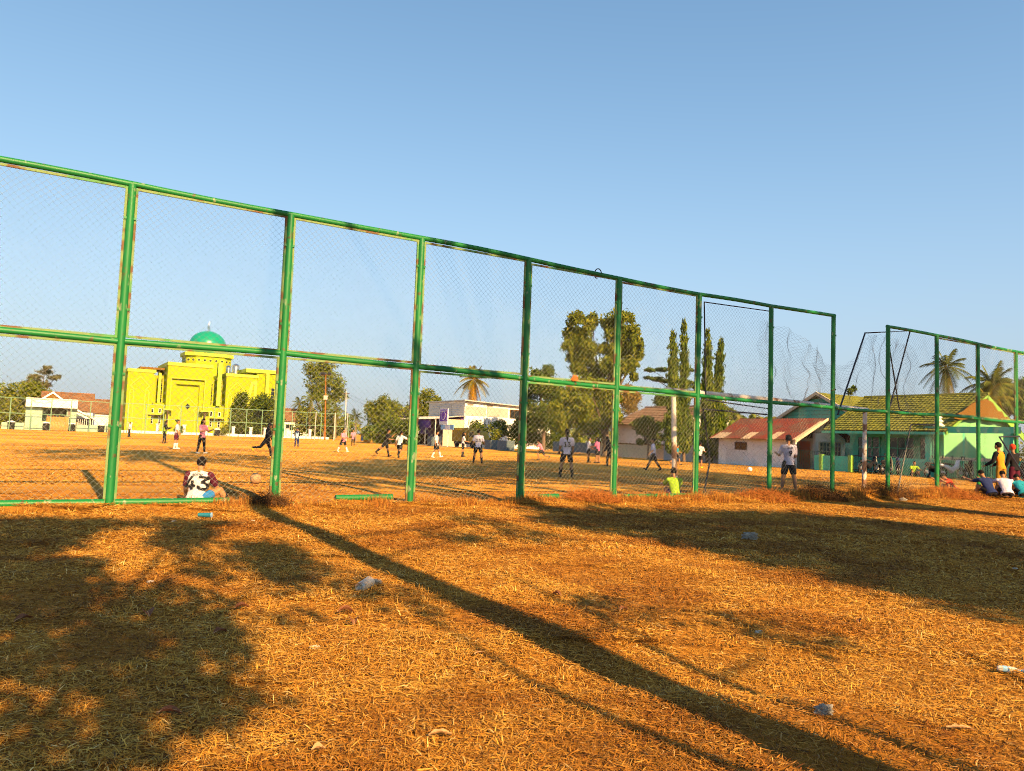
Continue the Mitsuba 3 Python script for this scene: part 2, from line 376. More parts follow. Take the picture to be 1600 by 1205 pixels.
# goal net hung loose behind the goal and over the fence
gn = thing('goal_net', 'loose dark cord goal net draped over the fence bay and across the gap', 'net')
def drape(a0, a1, ztop, zbot, b, folds, seed):
    def fn(u, v):
        P = np.stack([u * 4, v * 3, u * 0 + seed], -1)
        zt, zb = ztop(u), zbot(u)
        w = 1 - v
        a = a0 + (a1 - a0) * u + folds * .16 * np.sin(u * 17 + v * 3 + seed) * w * .6 + (meshkit.fbm(P * 2, 3, seed) - .5) * .22
        bb = b + folds * .25 * np.sin(u * 21 + seed) + (meshkit.fbm(P, 2, seed + 5) - .5) * .5
        return np.stack([a, bb, zb + (zt - zb) * v + (meshkit.fbm(P * 2 + 3, 3, seed + 2) - .5) * .2], -1)
    return fn
put(gn, 'upper_net', net_mesh(drape(14.9, 17.3, lambda u: 4.55 - .35 * np.abs(u - .25) - .5 * u * u, lambda u: 2.5 + 0 * u, .35, .35, 3), 46, 42, .0020), 'net_cord', kind='stuff')
put(gn, 'gap_net', net_mesh(drape(17.3, 20.2, lambda u: 4.15 - 1.5 * np.sin(np.pi * np.clip(u, 0, .8) / .8) * .5 + .6 * u, lambda u: 2.45 + 0 * u, .6, .3, 5), 52, 34, .0020), 'net_cord', kind='stuff')
put(gn, 'side_net', net_mesh(drape(20.0, 22.3, lambda u: 4.75 - .2 * u, lambda u: 2.5 + 0 * u, .6, .3, 8), 44, 38, .0020), 'net_cord', kind='stuff')
put(gn, 'low_net', net_mesh(drape(13.0, 21.4, lambda u: 2.35 + 0 * u, lambda u: .25 + .25 * np.sin(9 * u), .9, .5, 9), 96, 26, .0020, lambda u, v: meshkit.fbm(np.stack([u * 9, v * 3, u * 0], -1), 3, 6) > .36), 'net_cord', kind='stuff')

# football goal
def f_goal(p, n, uv):
    w = fbm(p.x * 5, p.y * 5, p.z * 4, 3)
    return mix((.62, .58, .53), (.26, .14, .08), smoothstep(.56, .66, w + .12 * smoothstep(1.5, .9, p.z)))
mat('goal_paint', proc(f_goal), .6, .4)
goal = thing('football_goal', 'football goal with flaking white posts and crossbar behind the fence', 'goal')
put(goal, 'crossbar', FB().tube([[12.85, 1.7, 2.62], [17, 1.7, 2.60], [21.45, 1.7, 2.54]], .07, 12), 'goal_paint', 40)
put(goal, 'post', FB().tube([[13.3, 1.75, -.05], [13.2, 1.72, 1.2], [13.12, 1.7, 2.552]], [.075, .068, .065], 12), 'goal_paint', 40)
put(goal, 'post', FB().tube([[21.3, 1.7, -.05], [21.32, 1.7, 1.2], [21.33, 1.7, 2.475]], [.07, .066, .064], 12), 'goal_paint', 40)

# far fence of the same make
far = thing('far_fence', 'pale green pipe fence standing far across the field in front of the yellow mosque', 'fence')
FBB = 118.0
mat('faded_green', (.20, .34, .20), .5, .4)
mat('far_wire', (.30, .30, .22), .6, .4)
NF = 22
fs = [-9.6 + 2.52 * i for i in range(NF + 1)]
for i, s in enumerate(fs):
    put(far, 'post', FB().tube([[s, FBB, -.1], [s, FBB, 4.62]], .065, 8), 'faded_green', 40)
    if i == NF: break
    put(far, 'top_rail', FB().tube([[s + .07, FBB, 4.55], [s + 2.45, FBB, 4.55]], .05, 6), 'faded_green', 40)
    put(far, 'middle_rail', FB().tube([[s + .07, FBB, 2.35], [s + 2.45, FBB, 2.35]], .05, 6), 'faded_green', 40)
    put(far, 'chain_link', flat_net(s + .08, s + 2.44, .1, 4.5, FBB, .04, 200 + i, pitch=.13, r=.0026), 'far_wire', kind='stuff')
# ================================================================== BUILDINGS
def f_plaster(c, d, sc=.8, stain=.5):
    def f(p, n, uv):
        w = fbm(p.x * sc, p.y * sc, p.z * sc * .5, 3)
        g = fbm(p.x * 6, p.y * 6, p.z * 6, 2)
        return mix(c, d, smoothstep(.42, .75, w * .7 + g * .3) * stain)
    return proc(f)
mat('mosque_yellow', f_plaster((.315, .345, .004), (.285, .31, .005), .4, .3), .75, .25)
mat('mosque_trim', (.44, .48, .05), .7, .25)
mat('white_plaster', f_plaster((.80, .79, .77), (.60, .56, .51), .7, .6), .85, .2)
mat('mint_plaster', f_plaster((.19, .47, .22), (.15, .38, .18), .9, .5), .85, .2)
mat('teal_plaster', f_plaster((.10, .48, .32), (.08, .36, .25), .9, .6), .85, .2)
mat('pale_green_plaster', f_plaster((.36, .50, .38), (.28, .40, .30), .9, .6), .85, .2)
mat('cream_plaster', f_plaster((.62, .53, .36), (.46, .38, .27), .9, .6), .85, .2)
mat('grey_plaster', f_plaster((.42, .38, .36), (.28, .25, .23), 1.0, .8), .9, .15)
def f_redroof(p, n, uv):
    w = fbm(p.x * 1.1, p.y * 1.1, p.z * 1.1, 3)
    return mix((.125, .027, .016), (.095, .04, .026), smoothstep(.40, .62, w))
mat('red_roof', proc(f_redroof), .6, .3)
def f_oldtile(p, n, uv):
    w = fbm(p.x * 1.6, p.y * 1.6, p.z * 1.6, 3)
    r = cell_rand(p.x * 3.2, p.y * 3.2, p.z * 3.2)
    return mix((.25, .125, .06), (.16, .085, .05), smoothstep(.35, .7, w * .6 + r * .4))
mat('clay_tile', proc(f_oldtile), .85, .15)
def f_greentile(p, n, uv):
    r = cell_rand(p.x * 3.5, p.y * 3.5, p.z * 4.0); w = fbm(p.x * .8, p.y * .8, p.z, 3)
    return mix((.175, .18, .024), (.115, .125, .022), smoothstep(.3, .8, w * .6 + r * .4))
mat('green_tile', proc(f_greentile), .6, .3)
mat('dull_tile', f_plaster((.20, .125, .085), (.13, .09, .065), 1.2, .9), .85, .15)
mat('brown_tile', (.20, .11, .07), .85, .15)
mat('dark_glass', (.015, .018, .02), .12, .5)
mat('white_frame', (.78, .75, .68), .6, .3)
mat('dark_inside', (.22, .18, .15), .9, .1)
mat('teal_glass', (.02, .07, .075), .2, .5)
mat('grey_sheet', (.46, .45, .43), .5, .4)
mat('cream_sheet', (.50, .46, .40), .6, .3)
mat('stainless', (.75, .75, .75), .25, .5, metallic=1.0)
mat('patch_tin', (.34, .26, .19), .6, .3)
mat('dome_green', (.004, .24, .15), .3, .5)
mat('wood_slat', (.48, .24, .07), .8, .2)
mat('dark_wood', (.10, .06, .04), .8, .2)
mat('orange_door', (.60, .14, .03), .6, .3)
mat('brown_board', (.175, .085, .012), .8, .2)
mat('lime_paint', (.20, .38, .06), .6, .3)
mat('purple_sheet', (.14, .07, .30), .6, .3)
mat('purple_print', (.16, .05, .42), .5, .3)
mat('white_print', (.80, .78, .80), .5, .3)
mat('mustard_paint', (.34, .23, .02), .45, .5)
mat('black_rubber', (.02, .02, .02), .8, .2)
mat('blue_grey_sheet', (.10, .14, .17), .6, .3)
mat('light_blue', (.25, .48, .72), .5, .3)

def win(par, side, w0, w1, z0, z1, at, fr='white_frame', gl='dark_glass', bars=(1, 0), t=.07, proud=.06):
    """window on the plane b = at (side 'b') or a = at (side 'a'); faces the camera side (lower a or b)"""
    def bx(m, x0, x1, q0, q1, d0, d1):
        return m.box(x0, x1, at - d1, at - d0, q0, q1) if side == 'b' else m.box(at - d1, at - d0, x0, x1, q0, q1)
    m = FB()
    bx(m, w0 - t, w0, z0 - t, z1 + t, -.02, proud); bx(m, w1, w1 + t, z0 - t, z1 + t, -.02, proud)
    bx(m, w0, w1, z1, z1 + t, -.02, proud - .003); bx(m, w0, w1, z0 - t, z0, -.02, proud - .003)
    for i in range(bars[0]):
        x = w0 + (w1 - w0) * (i + 1) / (bars[0] + 1); bx(m, x - t * .35, x + t * .35, z0, z1, .0, proud - .012)
    for i in range(bars[1]):
        z = z0 + (z1 - z0) * (i + 1) / (bars[1] + 1); bx(m, w0, w1, z - t * .35, z + t * .35, .0, proud - .018)
    k = put(par, 'window', m, fr)
    g = FB(); bx(g, w0, w1, z0, z1, -.03, .012)
    put(k, 'pane', g, gl)
def strip(m, pts, at, w, d, side='b'):
    """raised band of width w along a polyline (x, z) on the plane"""
    for (x0, z0), (x1, z1) in zip(pts[:-1], pts[1:]):
        L = math.hypot(x1 - x0, z1 - z0); nx, nz = -(z1 - z0) / L * w / 2, (x1 - x0) / L * w / 2
        ex, ez = (x1 - x0) / L * w * .3, (z1 - z0) / L * w * .3
        q = [(x0 - ex + nx, z0 - ez + nz), (x1 + ex + nx, z1 + ez + nz), (x1 + ex - nx, z1 + ez - nz), (x0 - ex - nx, z0 - ez - nz)]
        dd = d * (1 + .02 * (len(m.v) % 5))
        if side == 'b': m.poly([[x, at + .01, z] for x, z in q], [0, -dd - .01, 0])
        else: m.poly([[at + .01, x, z] for x, z in q], [-dd - .01, 0, 0])
    return m
def tiles(par, e0, e1, r0_, r1_, nrow, ncol, bsdf, name='roof_tiles'):
    """tiled slope: e0, e1 the eave ends, r0_, r1_ the ridge ends (a, b, z)"""
    e0, e1, r0_, r1_ = (np.asarray(q, float) for q in (e0, e1, r0_, r1_))
    nrm = np.cross(e1 - e0, r0_ - e0); nrm /= np.linalg.norm(nrm)
    if nrm[2] < 0: nrm = -nrm
    sub = 4; us = (np.arange(ncol * sub + 1)) / (ncol * sub)
    prof = np.abs(np.sin(us * ncol * np.pi)) * .035
    m = FB()
    jr = np.random.default_rng(nrow * 31 + ncol)
    for i in range(nrow):
        t0, t1 = i / nrow, min(1.0, (i + 1.06) / nrow)
        jit = np.repeat(jr.normal(0, .006, ncol), sub); jit = np.append(jit, jit[-1])
        lo = (e0 + (r0_ - e0) * t0) + us[:, None] * ((e1 + (r1_ - e1) * t0) - (e0 + (r0_ - e0) * t0)) + nrm * (.075 + prof + jit)[:, None]
        hi = (e0 + (r0_ - e0) * t1) + us[:, None] * ((e1 + (r1_ - e1) * t1) - (e0 + (r0_ - e0) * t1)) + nrm * (.02 + prof + jit)[:, None]
        lip = lo - nrm * .065
        k = len(us); q = np.arange(k - 1)
        m.add(np.vstack([lip, lo, hi]), np.vstack([np.stack([q, q + 1, q + 1 + k, q + k], 1), np.stack([q + k, q + 1 + k, q + 1 + 2 * k, q + 2 * k], 1)]))
    m.add([e0, e1, r1_, r0_], [[0, 1, 2, 3]])
    return put(par, name, m, bsdf, kind='stuff')
def corrugated(par, e0, e1, r0_, r1_, waves, bsdf, name='roof', amp=.03):
    e0, e1, r0_, r1_ = (np.asarray(q, float) for q in (e0, e1, r0_, r1_))
    nrm = np.cross(e1 - e0, r0_ - e0); nrm /= np.linalg.norm(nrm)
    if nrm[2] < 0: nrm = -nrm
    us = np.linspace(0, 1, waves * 4 + 1); off = np.sin(us * waves * 2 * np.pi) * amp
    lo = e0 + us[:, None] * (e1 - e0) + nrm * off[:, None]; hi = r0_ + us[:, None] * (r1_ - r0_) + nrm * off[:, None]
    k = len(us); q = np.arange(k - 1)
    top = np.stack([q, q + 1, q + 1 + k, q + k], 1)
    m = FB().add(np.vstack([lo, hi]), top); m.add(np.vstack([lo, hi]) - nrm * .02, top[:, ::-1])
    return put(par, name, m, bsdf)

# ---- mosque
B0 = 130.0
mo = thing('mosque', 'bright yellow mosque with a green dome beyond the far fence', 'mosque')
TILT = .7
def diamond_arch(m, c, top, w, leg, at):
    s = w / 2
    strip(m, [(c - s * .6, leg + .35), (c - s, leg + .95), (c, top), (c + s, leg + .95), (c + s * .6, leg + .35)], at, .13, .10)
    for sg in (-1, 1):
        o, i = c + sg * s * 1.0, c + sg * s * .6
        strip(m, [(o, .6), (o, leg - .1), (c + sg * s * .9, leg + .25), (c + sg * s * .7, leg + .25), (i, leg - .1), (i, .6)], at, .12, .09)
    return m
wl = put(mo, 'left_wing', FB().box(11.2, 15.2, B0, B0 + 14, -.1, 10.25).box(15.2, 17.2, B0 + .8, B0 + 14, -.1, 5.2).box(15.2, 17.2, B0 + 3.2, B0 + 14, 5.2, 10.1).box(15.0, 15.4, B0 + .05, B0 + 3.2, 5.2, 10.0), 'mosque_yellow')
put(wl, 'cornice', FB().box(11.1, 15.5, B0 - .12, B0 + 14.1, 10.26, 10.8), 'mosque_trim')
put(wl, 'arch_moulding', diamond_arch(FB(), 13.15, 9.5, 2.9, 7.0, B0), 'mosque_trim')
put(wl, 'roof_slab', FB().box(13.2, 17.1, B0 + 2, B0 + 9, 11.0, 11.35), 'brown_board')
put(wl, 'column', FB().box(16.05, 16.5, B0 + .9, B0 + 1.5, 5.2, 10.4), 'mosque_trim')
win(wl, 'b', 16.62, 16.98, 5.4, 9.6, B0 + 3.2, 'mosque_trim', bars=(0, 5))
for x in (15.25, 16.45):
    win(wl, 'b', x, x + .28, 1.7, 3.0, B0 + .8, bars=(0, 2)); win(wl, 'b', x, x + .28, 3.55, 4.2, B0 + .8, bars=(0, 0))
put(wl, 'canopy', FB().box(14.6, 17.0, B0 - .5, B0 + .78, 3.16, 3.38), 'mosque_trim')
ce = put(mo, 'portal', FB().box(17.2, 17.9, B0 - 1, B0 + 12, -.1, 11.7).box(23.2, 24.4, B0 - 1, B0 + 12, -.1, 11.7).box(17.9, 23.2, B0 - 1, B0 + 12, 9.5, 11.7)
         .box(17.9, 18.75, B0 - .55, B0 + 12, -.1, 9.5).box(22.5, 23.2, B0 - .55, B0 + 12, -.1, 9.5).box(18.75, 22.5, B0 - .55, B0 + 12, 8.6, 9.5).box(18.75, 22.5, B0, B0 + 12, -.1, 8.6), 'mosque_yellow')
put(ce, 'cornice', FB().box(17.1, 24.5, B0 - 1.15, B0 + 12.1, 11.71, 12.3), 'mosque_trim')
m = FB(); strip(m, [(17.82, .1), (17.82, 9.58), (23.28, 9.58), (23.28, .1)], B0 - 1, .12, .08)
put(ce, 'panel_moulding', m, 'mosque_trim')
m = FB(); c = 20.85
strip(m, [(c - 1.3, 0), (c - 1.3, 3.6), (c - 1.0, 4.2), (c - 1.65, 4.75), (c, 6.4), (c + 1.65, 4.75), (c + 1.0, 4.2), (c + 1.3, 3.6), (c + 1.3, 0)], B0, .14, .10)
put(ce, 'arch_moulding', m, 'mosque_trim')
put(ce, 'diamond_window', FB().poly([[c, B0 - .02, 4.3], [c + .42, B0 - .02, 4.85], [c, B0 - .02, 5.4], [c - .42, B0 - .02, 4.85]], [0, .1, 0]), 'dark_glass')
for x0, x1 in ((16.7, 18.2), (22.6, 24.2)):
    cn = put(ce, 'canopy', FB().box(x0, x1, B0 - 2.4, B0 - 1.02, 4.0, 4.22), 'mosque_trim')
    put(ce, 'canopy_column', FB().box((x0 + x1) / 2 - .1, (x0 + x1) / 2 + .1, B0 - 2.2, B0 - 2.0, -.1, 3.99), 'dark_wood')
wr = put(mo, 'right_wing', FB().box(27.0, 32.4, B0, B0 + 14, -.1, 10.6).box(24.4, 27.0, B0 + .8, B0 + 14, -.1, 5.2).box(24.4, 27.0, B0 + 3.2, B0 + 14, 5.2, 10.1).box(32.4, 36.4, B0 + .6, B0 + 14, -.1, 11.6), 'mosque_yellow')
put(wr, 'cornice', FB().box(26.9, 32.6, B0 - .12, B0 + 14.1, 10.61, 11.15).box(30.4, 36.7, B0 + .3, B0 + 14.2, 11.62, 12.3), 'mosque_trim')
put(wr, 'arch_moulding', diamond_arch(FB(), 28.9, 9.6, 2.9, 7.0, B0), 'mosque_trim')
put(wr, 'column', fbox(25.55, 26.25, B0 + .2, B0 + 1.3, 5.2, 12.9), 'mosque_trim'); put(wr, 'column', fbox(33.9, 34.5, B0 - .1, B0 + .58, -.1, 11.6), 'mosque_trim')
m = FB(); strip(m, [(31.0, 2.5), (31.0, 7.0), (31.5, 9.6), (32.1, 9.9), (32.1, 2.5)], B0, .5, .14); put(wr, 'fin_moulding', m, 'mosque_trim')
win(wr, 'b', 26.35, 26.85, 5.4, 9.8, B0 + 2.9, 'mosque_trim', bars=(1, 5)); win(wr, 'b', 24.6, 25.3, 5.4, 9.2, B0 + 3.2, 'mosque_trim', bars=(1, 5))
win(wr, 'b', 35.1, 35.7, 6.4, 9.0, B0 + .6, 'mosque_trim', bars=(0, 3))
for x in (24.75, 26.15):
    win(wr, 'b', x, x + .32, 1.5, 2.9, B0 + .8, bars=(0, 2)); win(wr, 'b', x, x + .32, 3.4, 4.1, B0 + .8, bars=(0, 0))
put(wr, 'canopy', FB().box(24.3, 26.95, B0 - .5, B0 + .78, 2.98, 3.2), 'mosque_trim')
m = FB(); strip(m, [(29.5, .25), (29.5, 1.6), (31.2, 1.6), (31.2, .25), (29.5, .25)], B0, .14, .08); put(wr, 'low_moulding', m, 'mosque_trim')
# drum, dome and finial
dc, dbc, hw, ch = 26.2, 146.0, 4.1, 1.5
def octo(h, c): return [(-h + c, -h), (h - c, -h), (h, -h + c), (h, h - c), (h - c, h), (-h + c, h), (-h, h - c), (-h, -h + c)]
def oct_solid(h, c, z0, z1): return FB().poly([[dc + x, dbc + y, z0] for x, y in octo(h, c)], [0, 0, z1 - z0])
drum = put(mo, 'drum', oct_solid(hw, ch, 10.5, 14.9), 'mosque_yellow')
put(drum, 'cornice', oct_solid(hw + .35, ch, 14.91, 15.6), 'mosque_trim')
m, mt = FB(), FB()
for (x0, y0), (x1, y1) in zip(octo(hw, ch), octo(hw, ch)[1:] + octo(hw, ch)[:1]):
    L = math.hypot(x1 - x0, y1 - y0); n = 5 if L > 3 else 2
    ex, ey = (x1 - x0) / L, (y1 - y0) / L; ox, oy = ey, -ex
    for i in range(n):
        t = (i + .5) / n * L; cx, cy = dc + x0 + ex * t, dbc + y0 + ey * t
        fk = None
        for nm_, s, d in (('diamond_frame', .42, .06), ('pane', .26, .09)):
            mm = FB()
            mm.poly([[cx + ex * dx * s - ox * .02, cy + ey * dx * s - oy * .02, 14.1 + dz * s] for dx, dz in ((-1, 0), (0, -1), (1, 0), (0, 1))], [ox * (d + .02), oy * (d + .02), 0])
            if nm_ == 'pane': put(mo, 'drum_window_pane', mm, 'dark_glass')
            else: put(mo, 'drum_window_frame', mm, 'mosque_trim')
dome = put(mo, 'dome', FB().lathe([dc, dbc, 0], [(3.15, 15.6), (3.3, 16.2), (3.42, 16.9)] + [(3.45 * math.cos(t), 17.2 + 3.0 * math.sin(t)) for t in np.linspace(0, 1.5, 14)] + [(.0, 20.22)], 40), 'dome_green', 50)
put(dome, 'base_ring', FB().lathe([dc, dbc, 0], [(3.0, 15.55), (3.5, 15.6), (3.55, 16.0), (3.3, 16.25), (3.2, 16.2)], 40), 'mosque_trim', 50)
put(dome, 'finial', FB().lathe([dc, dbc, 0], [(.55, 20.1), (.2, 20.35), (.12, 20.6), (.32, 20.9), (.12, 21.2), (.2, 21.45), (.07, 21.7), (.05, 22.3), (0, 22.4)], 14), 'stainless', 50)
for x, r_, h_ in ((28.0, .42, 1.5), (29.3, .62, 1.9)):
    tk = thing('water_tank', 'small steel water tank nearest the drum on the mosque roof' if r_ < .5 else 'large ribbed steel water tank on the right wing of the mosque roof', 'water tank')
    prof = [(0, 11.15), (r_, 11.15)] + [(r_ + .03 * (i % 2), 11.25 + i * h_ / 8) for i in range(8)] + [(r_ * .6, 11.25 + h_), (.1, 11.35 + h_), (0, 11.36 + h_)]
    put(tk, 'tank', FB().lathe([x, B0 + 4, 0], prof, 18), 'stainless', 30)
# low yard wall with posts in front of the mosque
yw = thing('yard_wall', 'low white wall with posts along the front of the yellow mosque', 'wall')
put(yw, 'wall', FB().box(9, 44, 123.2, 123.45, -.1, .42), 'white_plaster')
for x in (11.5, 15.5, 19.5, 23.0, 27.3, 30.2, 32.6, 36.5, 40.5): put(yw, 'post', FB().box(x - .22, x + .22, 123.1, 123.55, -.1, 1.5).box(x - .3, x + .3, 123.02, 123.62, 1.501, 1.65), 'white_plaster')

# ---- pale green shop on the far left
sh = thing('shop_house', 'pale green shop with a white parapet board and wooden slat doors', 'shop')
b = 122.0
put(sh, 'wall', FB().box(-2.75, -.6, b + 1, b + 7, -.1, 3.4).box(-.6, 3.9, b + 4, b + 7, -.1, 3.4).box(2.6, 3.9, b + 1, b + 4, -.1, 3.4).box(-2.75, -.0, b + .1, b + .25, -.1, 1.1), 'pale_green_plaster')
put(sh, 'parapet', FB().box(-2.8, 3.95, b, b + 1.2, 3.45, 4.8), 'white_plaster')
m = FB(); strip(m, [(-1.9, 4.35), (-1.2, 4.65), (-.2, 4.55), (.5, 4.25), (-.6, 4.05), (-1.5, 4.15), (-1.9, 4.35)], b, .07, .03); put(sh, 'parapet_ornament', m, 'grey_plaster')
put(sh, 'roof', FB().box(-2.7, 3.85, b + 1.2, b + 7.2, 3.4, 3.6), 'grey_sheet')
put(sh, 'opening', fbox(.1, 2.55, b + 3.9, b + 3.99, 2.3, 3.3), 'dark_inside'); put(sh, 'opening', fbox(2.7, 3.2, b + .9, b + .99, 2.2, 3.3), 'dark_inside')
for i in range(15): put(sh, 'slat', FB().box(.0 + i * .195, .17 + i * .195, b + .6 + .02 * (i % 3), b + .66 + .02 * (i % 3), .05, 2.25 - .06 * (i % 4)), 'wood_slat')
lw = thing('yard_wall', 'low pale green wall with pickets right of the pale green shop', 'wall')
put(lw, 'wall', FB().box(3.95, 8.6, 121.6, 121.8, -.1, 1.0), 'pale_green_plaster')
for i in range(16): put(lw, 'picket', FB().box(4.1 + i * .28, 4.17 + i * .28, 121.62, 121.68, 1.0, 1.85), 'white_frame')
lw = thing('yard_wall', 'low pale green wall left of the pale green shop', 'wall')
put(lw, 'wall', FB().box(-5.6, -2.8, 121.7, 121.9, -.1, 1.0), 'pale_green_plaster')
def house(name, label, a0, a1, b0, b1, ze, zr, ridge, roofmat, wall, over=.35, tile=None):
    """gabled house: ridge 'a' or 'b' is the direction the ridge runs"""
    h = thing(name, label, 'house')
    wm = FB()
    if ridge == 'a':
        mid = (b0 + b1) / 2
        wm.poly([[a0, b0, -.1], [a0, b1, -.1], [a0, b1, ze], [a0, mid, zr - .05], [a0, b0, ze]], [a1 - a0, 0, 0])
        ends = [((a0 - over, b0 - over), (a1 + over, b0 - over)), ((a1 + over, b1 + over), (a0 - over, b1 + over))]
        rd = [((a0 - over, mid), (a1 + over, mid)), ((a1 + over, mid), (a0 - over, mid))]
        sl = (zr - ze) / ((b1 - b0) / 2)
    else:
        mid = (a0 + a1) / 2
        wm.poly([[a0, b0, -.1], [a1, b0, -.1], [a1, b0, ze], [mid, b0, zr - .05], [a0, b0, ze]], [0, b1 - b0, 0])
        ends = [((a0 - over, b1 + over), (a0 - over, b0 - over)), ((a1 + over, b0 - over), (a1 + over, b1 + over))]
        rd = [((mid, b1 + over), (mid, b0 - over)), ((mid, b0 - over), (mid, b1 + over))]
        sl = (zr - ze) / ((a1 - a0) / 2)
    wk = put(h, 'wall', wm, wall)
    for (e0, e1), (q0, q1) in zip(ends, rd):
        E0, E1, Q0, Q1 = (*e0, ze - over * sl + .04), (*e1, ze - over * sl + .04), (*q0, zr + .04), (*q1, zr + .04)
        L = math.dist(E0, E1)
        if tile: tiles(h, E0, E1, Q0, Q1, tile, max(6, int(L / .3)), roofmat)
        else: put(h, 'roof', FB().poly([E0, E1, Q1, Q0], [0, 0, .1]), roofmat)
    put(h, 'ridge_cap', FB().tube([[*rd[0][0], zr + .12], [*rd[0][1], zr + .12]], .11, 6), roofmat)
    return h
h = house('tiled_house', 'small house with an orange clay tile roof behind the pale green shop', -.6, 6.3, 127, 136, 3.3, 6.0, 'a', 'clay_tile', 'white_plaster', tile=14)
put(h, 'gable', FB().poly([[-.9, 125.2, 4.6], [.6, 125.2, 5.75], [2.1, 125.2, 4.6]], [0, 3, 0]), 'brown_board')
put(h, 'gable_board', strip(FB(), [(-1.1, 4.5), (.6, 5.85), (2.3, 4.5)], 125.2, .25, .1), 'white_plaster')
h = house('tiled_house', 'low clay tile roofed house between the shop and the yellow mosque', 7.4, 15.5, 142, 152, 3.2, 5.6, 'a', 'clay_tile', 'white_plaster', tile=12)
sp = thing('lean_to', 'low lean-to with a white sloping board right of the pale green shop', 'shed')
put(sp, 'roof', FB().poly([[3.95, 121.9, 3.35], [6.3, 121.9, 2.1], [6.3, 121.9, 1.85], [3.95, 121.9, 3.1]], [0, 4, 0]), 'white_plaster')
put(sp, 'back', FB().box(4.0, 6.2, 125, 125.2, -.1, 2.0), 'dark_inside')
bh = house('low_house', 'low white house with a red roof behind the mosque bushes', 41.5, 48.5, 150, 160, 3.4, 6.0, 'a', 'clay_tile', 'white_plaster', tile=10)
win(bh, 'b', 43.4, 45.0, 1.4, 2.7, 150); win(bh, 'b', 46.3, 47.6, 1.2, 2.7, 150)
bh = house('dark_roof_house', 'house with a dark brown pitched roof behind the round bushes', 48, 57, 99, 108, 2.7, 5.3, 'a', 'brown_tile', 'white_plaster')
bh = house('orange_roof_hut', 'small hut with an orange roof beside the round bushes', 43.0, 46.0, 92.5, 96, 1.8, 2.9, 'b', 'clay_tile', 'dark_wood')

# ---- white two storey building with sheet metal upper floor
wb = thing('white_building', 'white two storey building with a grey sheet metal upper floor', 'building')
a0, a1, b0, b1 = 46.0, 58.5, 75.0, 86.0
lo = put(wb, 'ground_floor', fbox(a0, a1, b0, b1, -.1, 4.0), 'white_plaster')
for i in range(6): put(lo, 'vent_slot', fbox(46.6 + i * .6, 46.75 + i * .6, b0 - .015, b0 + .02, 2.9, 3.6), 'dark_inside')
up_ = put(wb, 'upper_floor', FB().poly([[a0 + .05, b0 + .1, 4.0], [a1 - .05, b0 + .1, 4.0], [a1 - .05, b0 + .1, 5.5], [a0 + .05, b0 + .1, 5.95]], [0, 10.7, 0]), 'white_plaster')
for x0, x1 in ((46.15, 49.2), (49.4, 52.6)): corrugated(up_, [x0, b0 + .06, 4.1], [x0, b0 + .06, 5.35], [x1, b0 + .06, 4.1], [x1, b0 + .06, 5.25], 9, 'cream_sheet', 'sheet_panel')
for x in (46.4, 49.3): put(up_, 'vent', fbox(x, x + .9, b0 + .07, b0 + .12, 5.42, 5.68), 'dark_inside')
win(up_, 'b', 53.0, 54.4, 3.95, 5.15, b0 + .09, 'brown_board')
for i in range(3): corrugated(up_, [a0 + .0, b0 + .15 + 3.6 * i, 4.05], [a0 + .0, b0 + .15 + 3.6 * i, 5.75], [a0 + .0, b0 + 3.6 + 3.6 * i, 4.05], [a0 + .0, b0 + 3.6 + 3.6 * i, 5.75], 7, 'grey_sheet', 'sheet_panel', amp=.025)
put(wb, 'roof', FB().poly([[a0 - .3, b0 - .5, 6.0], [a1 + .3, b0 - .5, 5.5], [a1 + .3, b0 - .5, 5.62], [a0 - .3, b0 - .5, 6.12]], [0, 11.8, 0]), 'grey_sheet')
an = thing('white_annex', 'small white flat-roofed block behind the big tree beside the two storey building', 'building')
aw = put(an, 'wall', fbox(58.8, 61.6, 78, 82, -.1, 4.65), 'white_plaster'); put(an, 'roof_slab', fbox(58.4, 62.0, 77.6, 82.2, 4.66, 4.95), 'cream_plaster')
put(an, 'roof_tank', fbox(58.9, 61.3, 78.5, 81, 4.96, 6.15), 'grey_sheet')
win(an, 'b', 59.5, 60.9, 2.6, 3.7, 78)
sp = thing('canopy_shop', 'dark open shop under a long corrugated canopy with a purple banner', 'shop')
put(sp, 'floor', fbox(42.2, 46, 75, 88, -.05, .08), 'grey_plaster')
corrugated(sp, [41.6, 75.0, 3.45], [41.6, 88, 3.45], [45.95, 74.5, 4.0], [45.95, 88, 4.0], 32, 'cream_sheet', 'canopy')
put(sp, 'banner', fbox(41.85, 41.9, 76.5, 87.5, 2.3, 3.35), 'purple_sheet')
put(sp, 'side_wall', fbox(43.0, 45.95, 75.0, 75.12, -.1, 3.5), 'cream_plaster'); put(sp, 'back_wall', fbox(45.6, 45.9, 75.13, 88, -.1, 3.9), 'purple_sheet')
for y in (75.1, 78, 81.5, 85, 87.8): put(sp, 'post', fbox(41.9, 42.02, y, y + .12, -.1, 3.4), 'grey_sheet')
def on_a(mesh, a, bstart, z, sc=1.0):
    """lettering that reads along falling b on a wall facing -a"""
    v = mesh.vertices.copy() * sc
    return trimesh.Trimesh(WX(np.stack([a - v[:, 2] - .002, bstart - v[:, 0], z + v[:, 1]], 1)), mesh.faces, process=False)
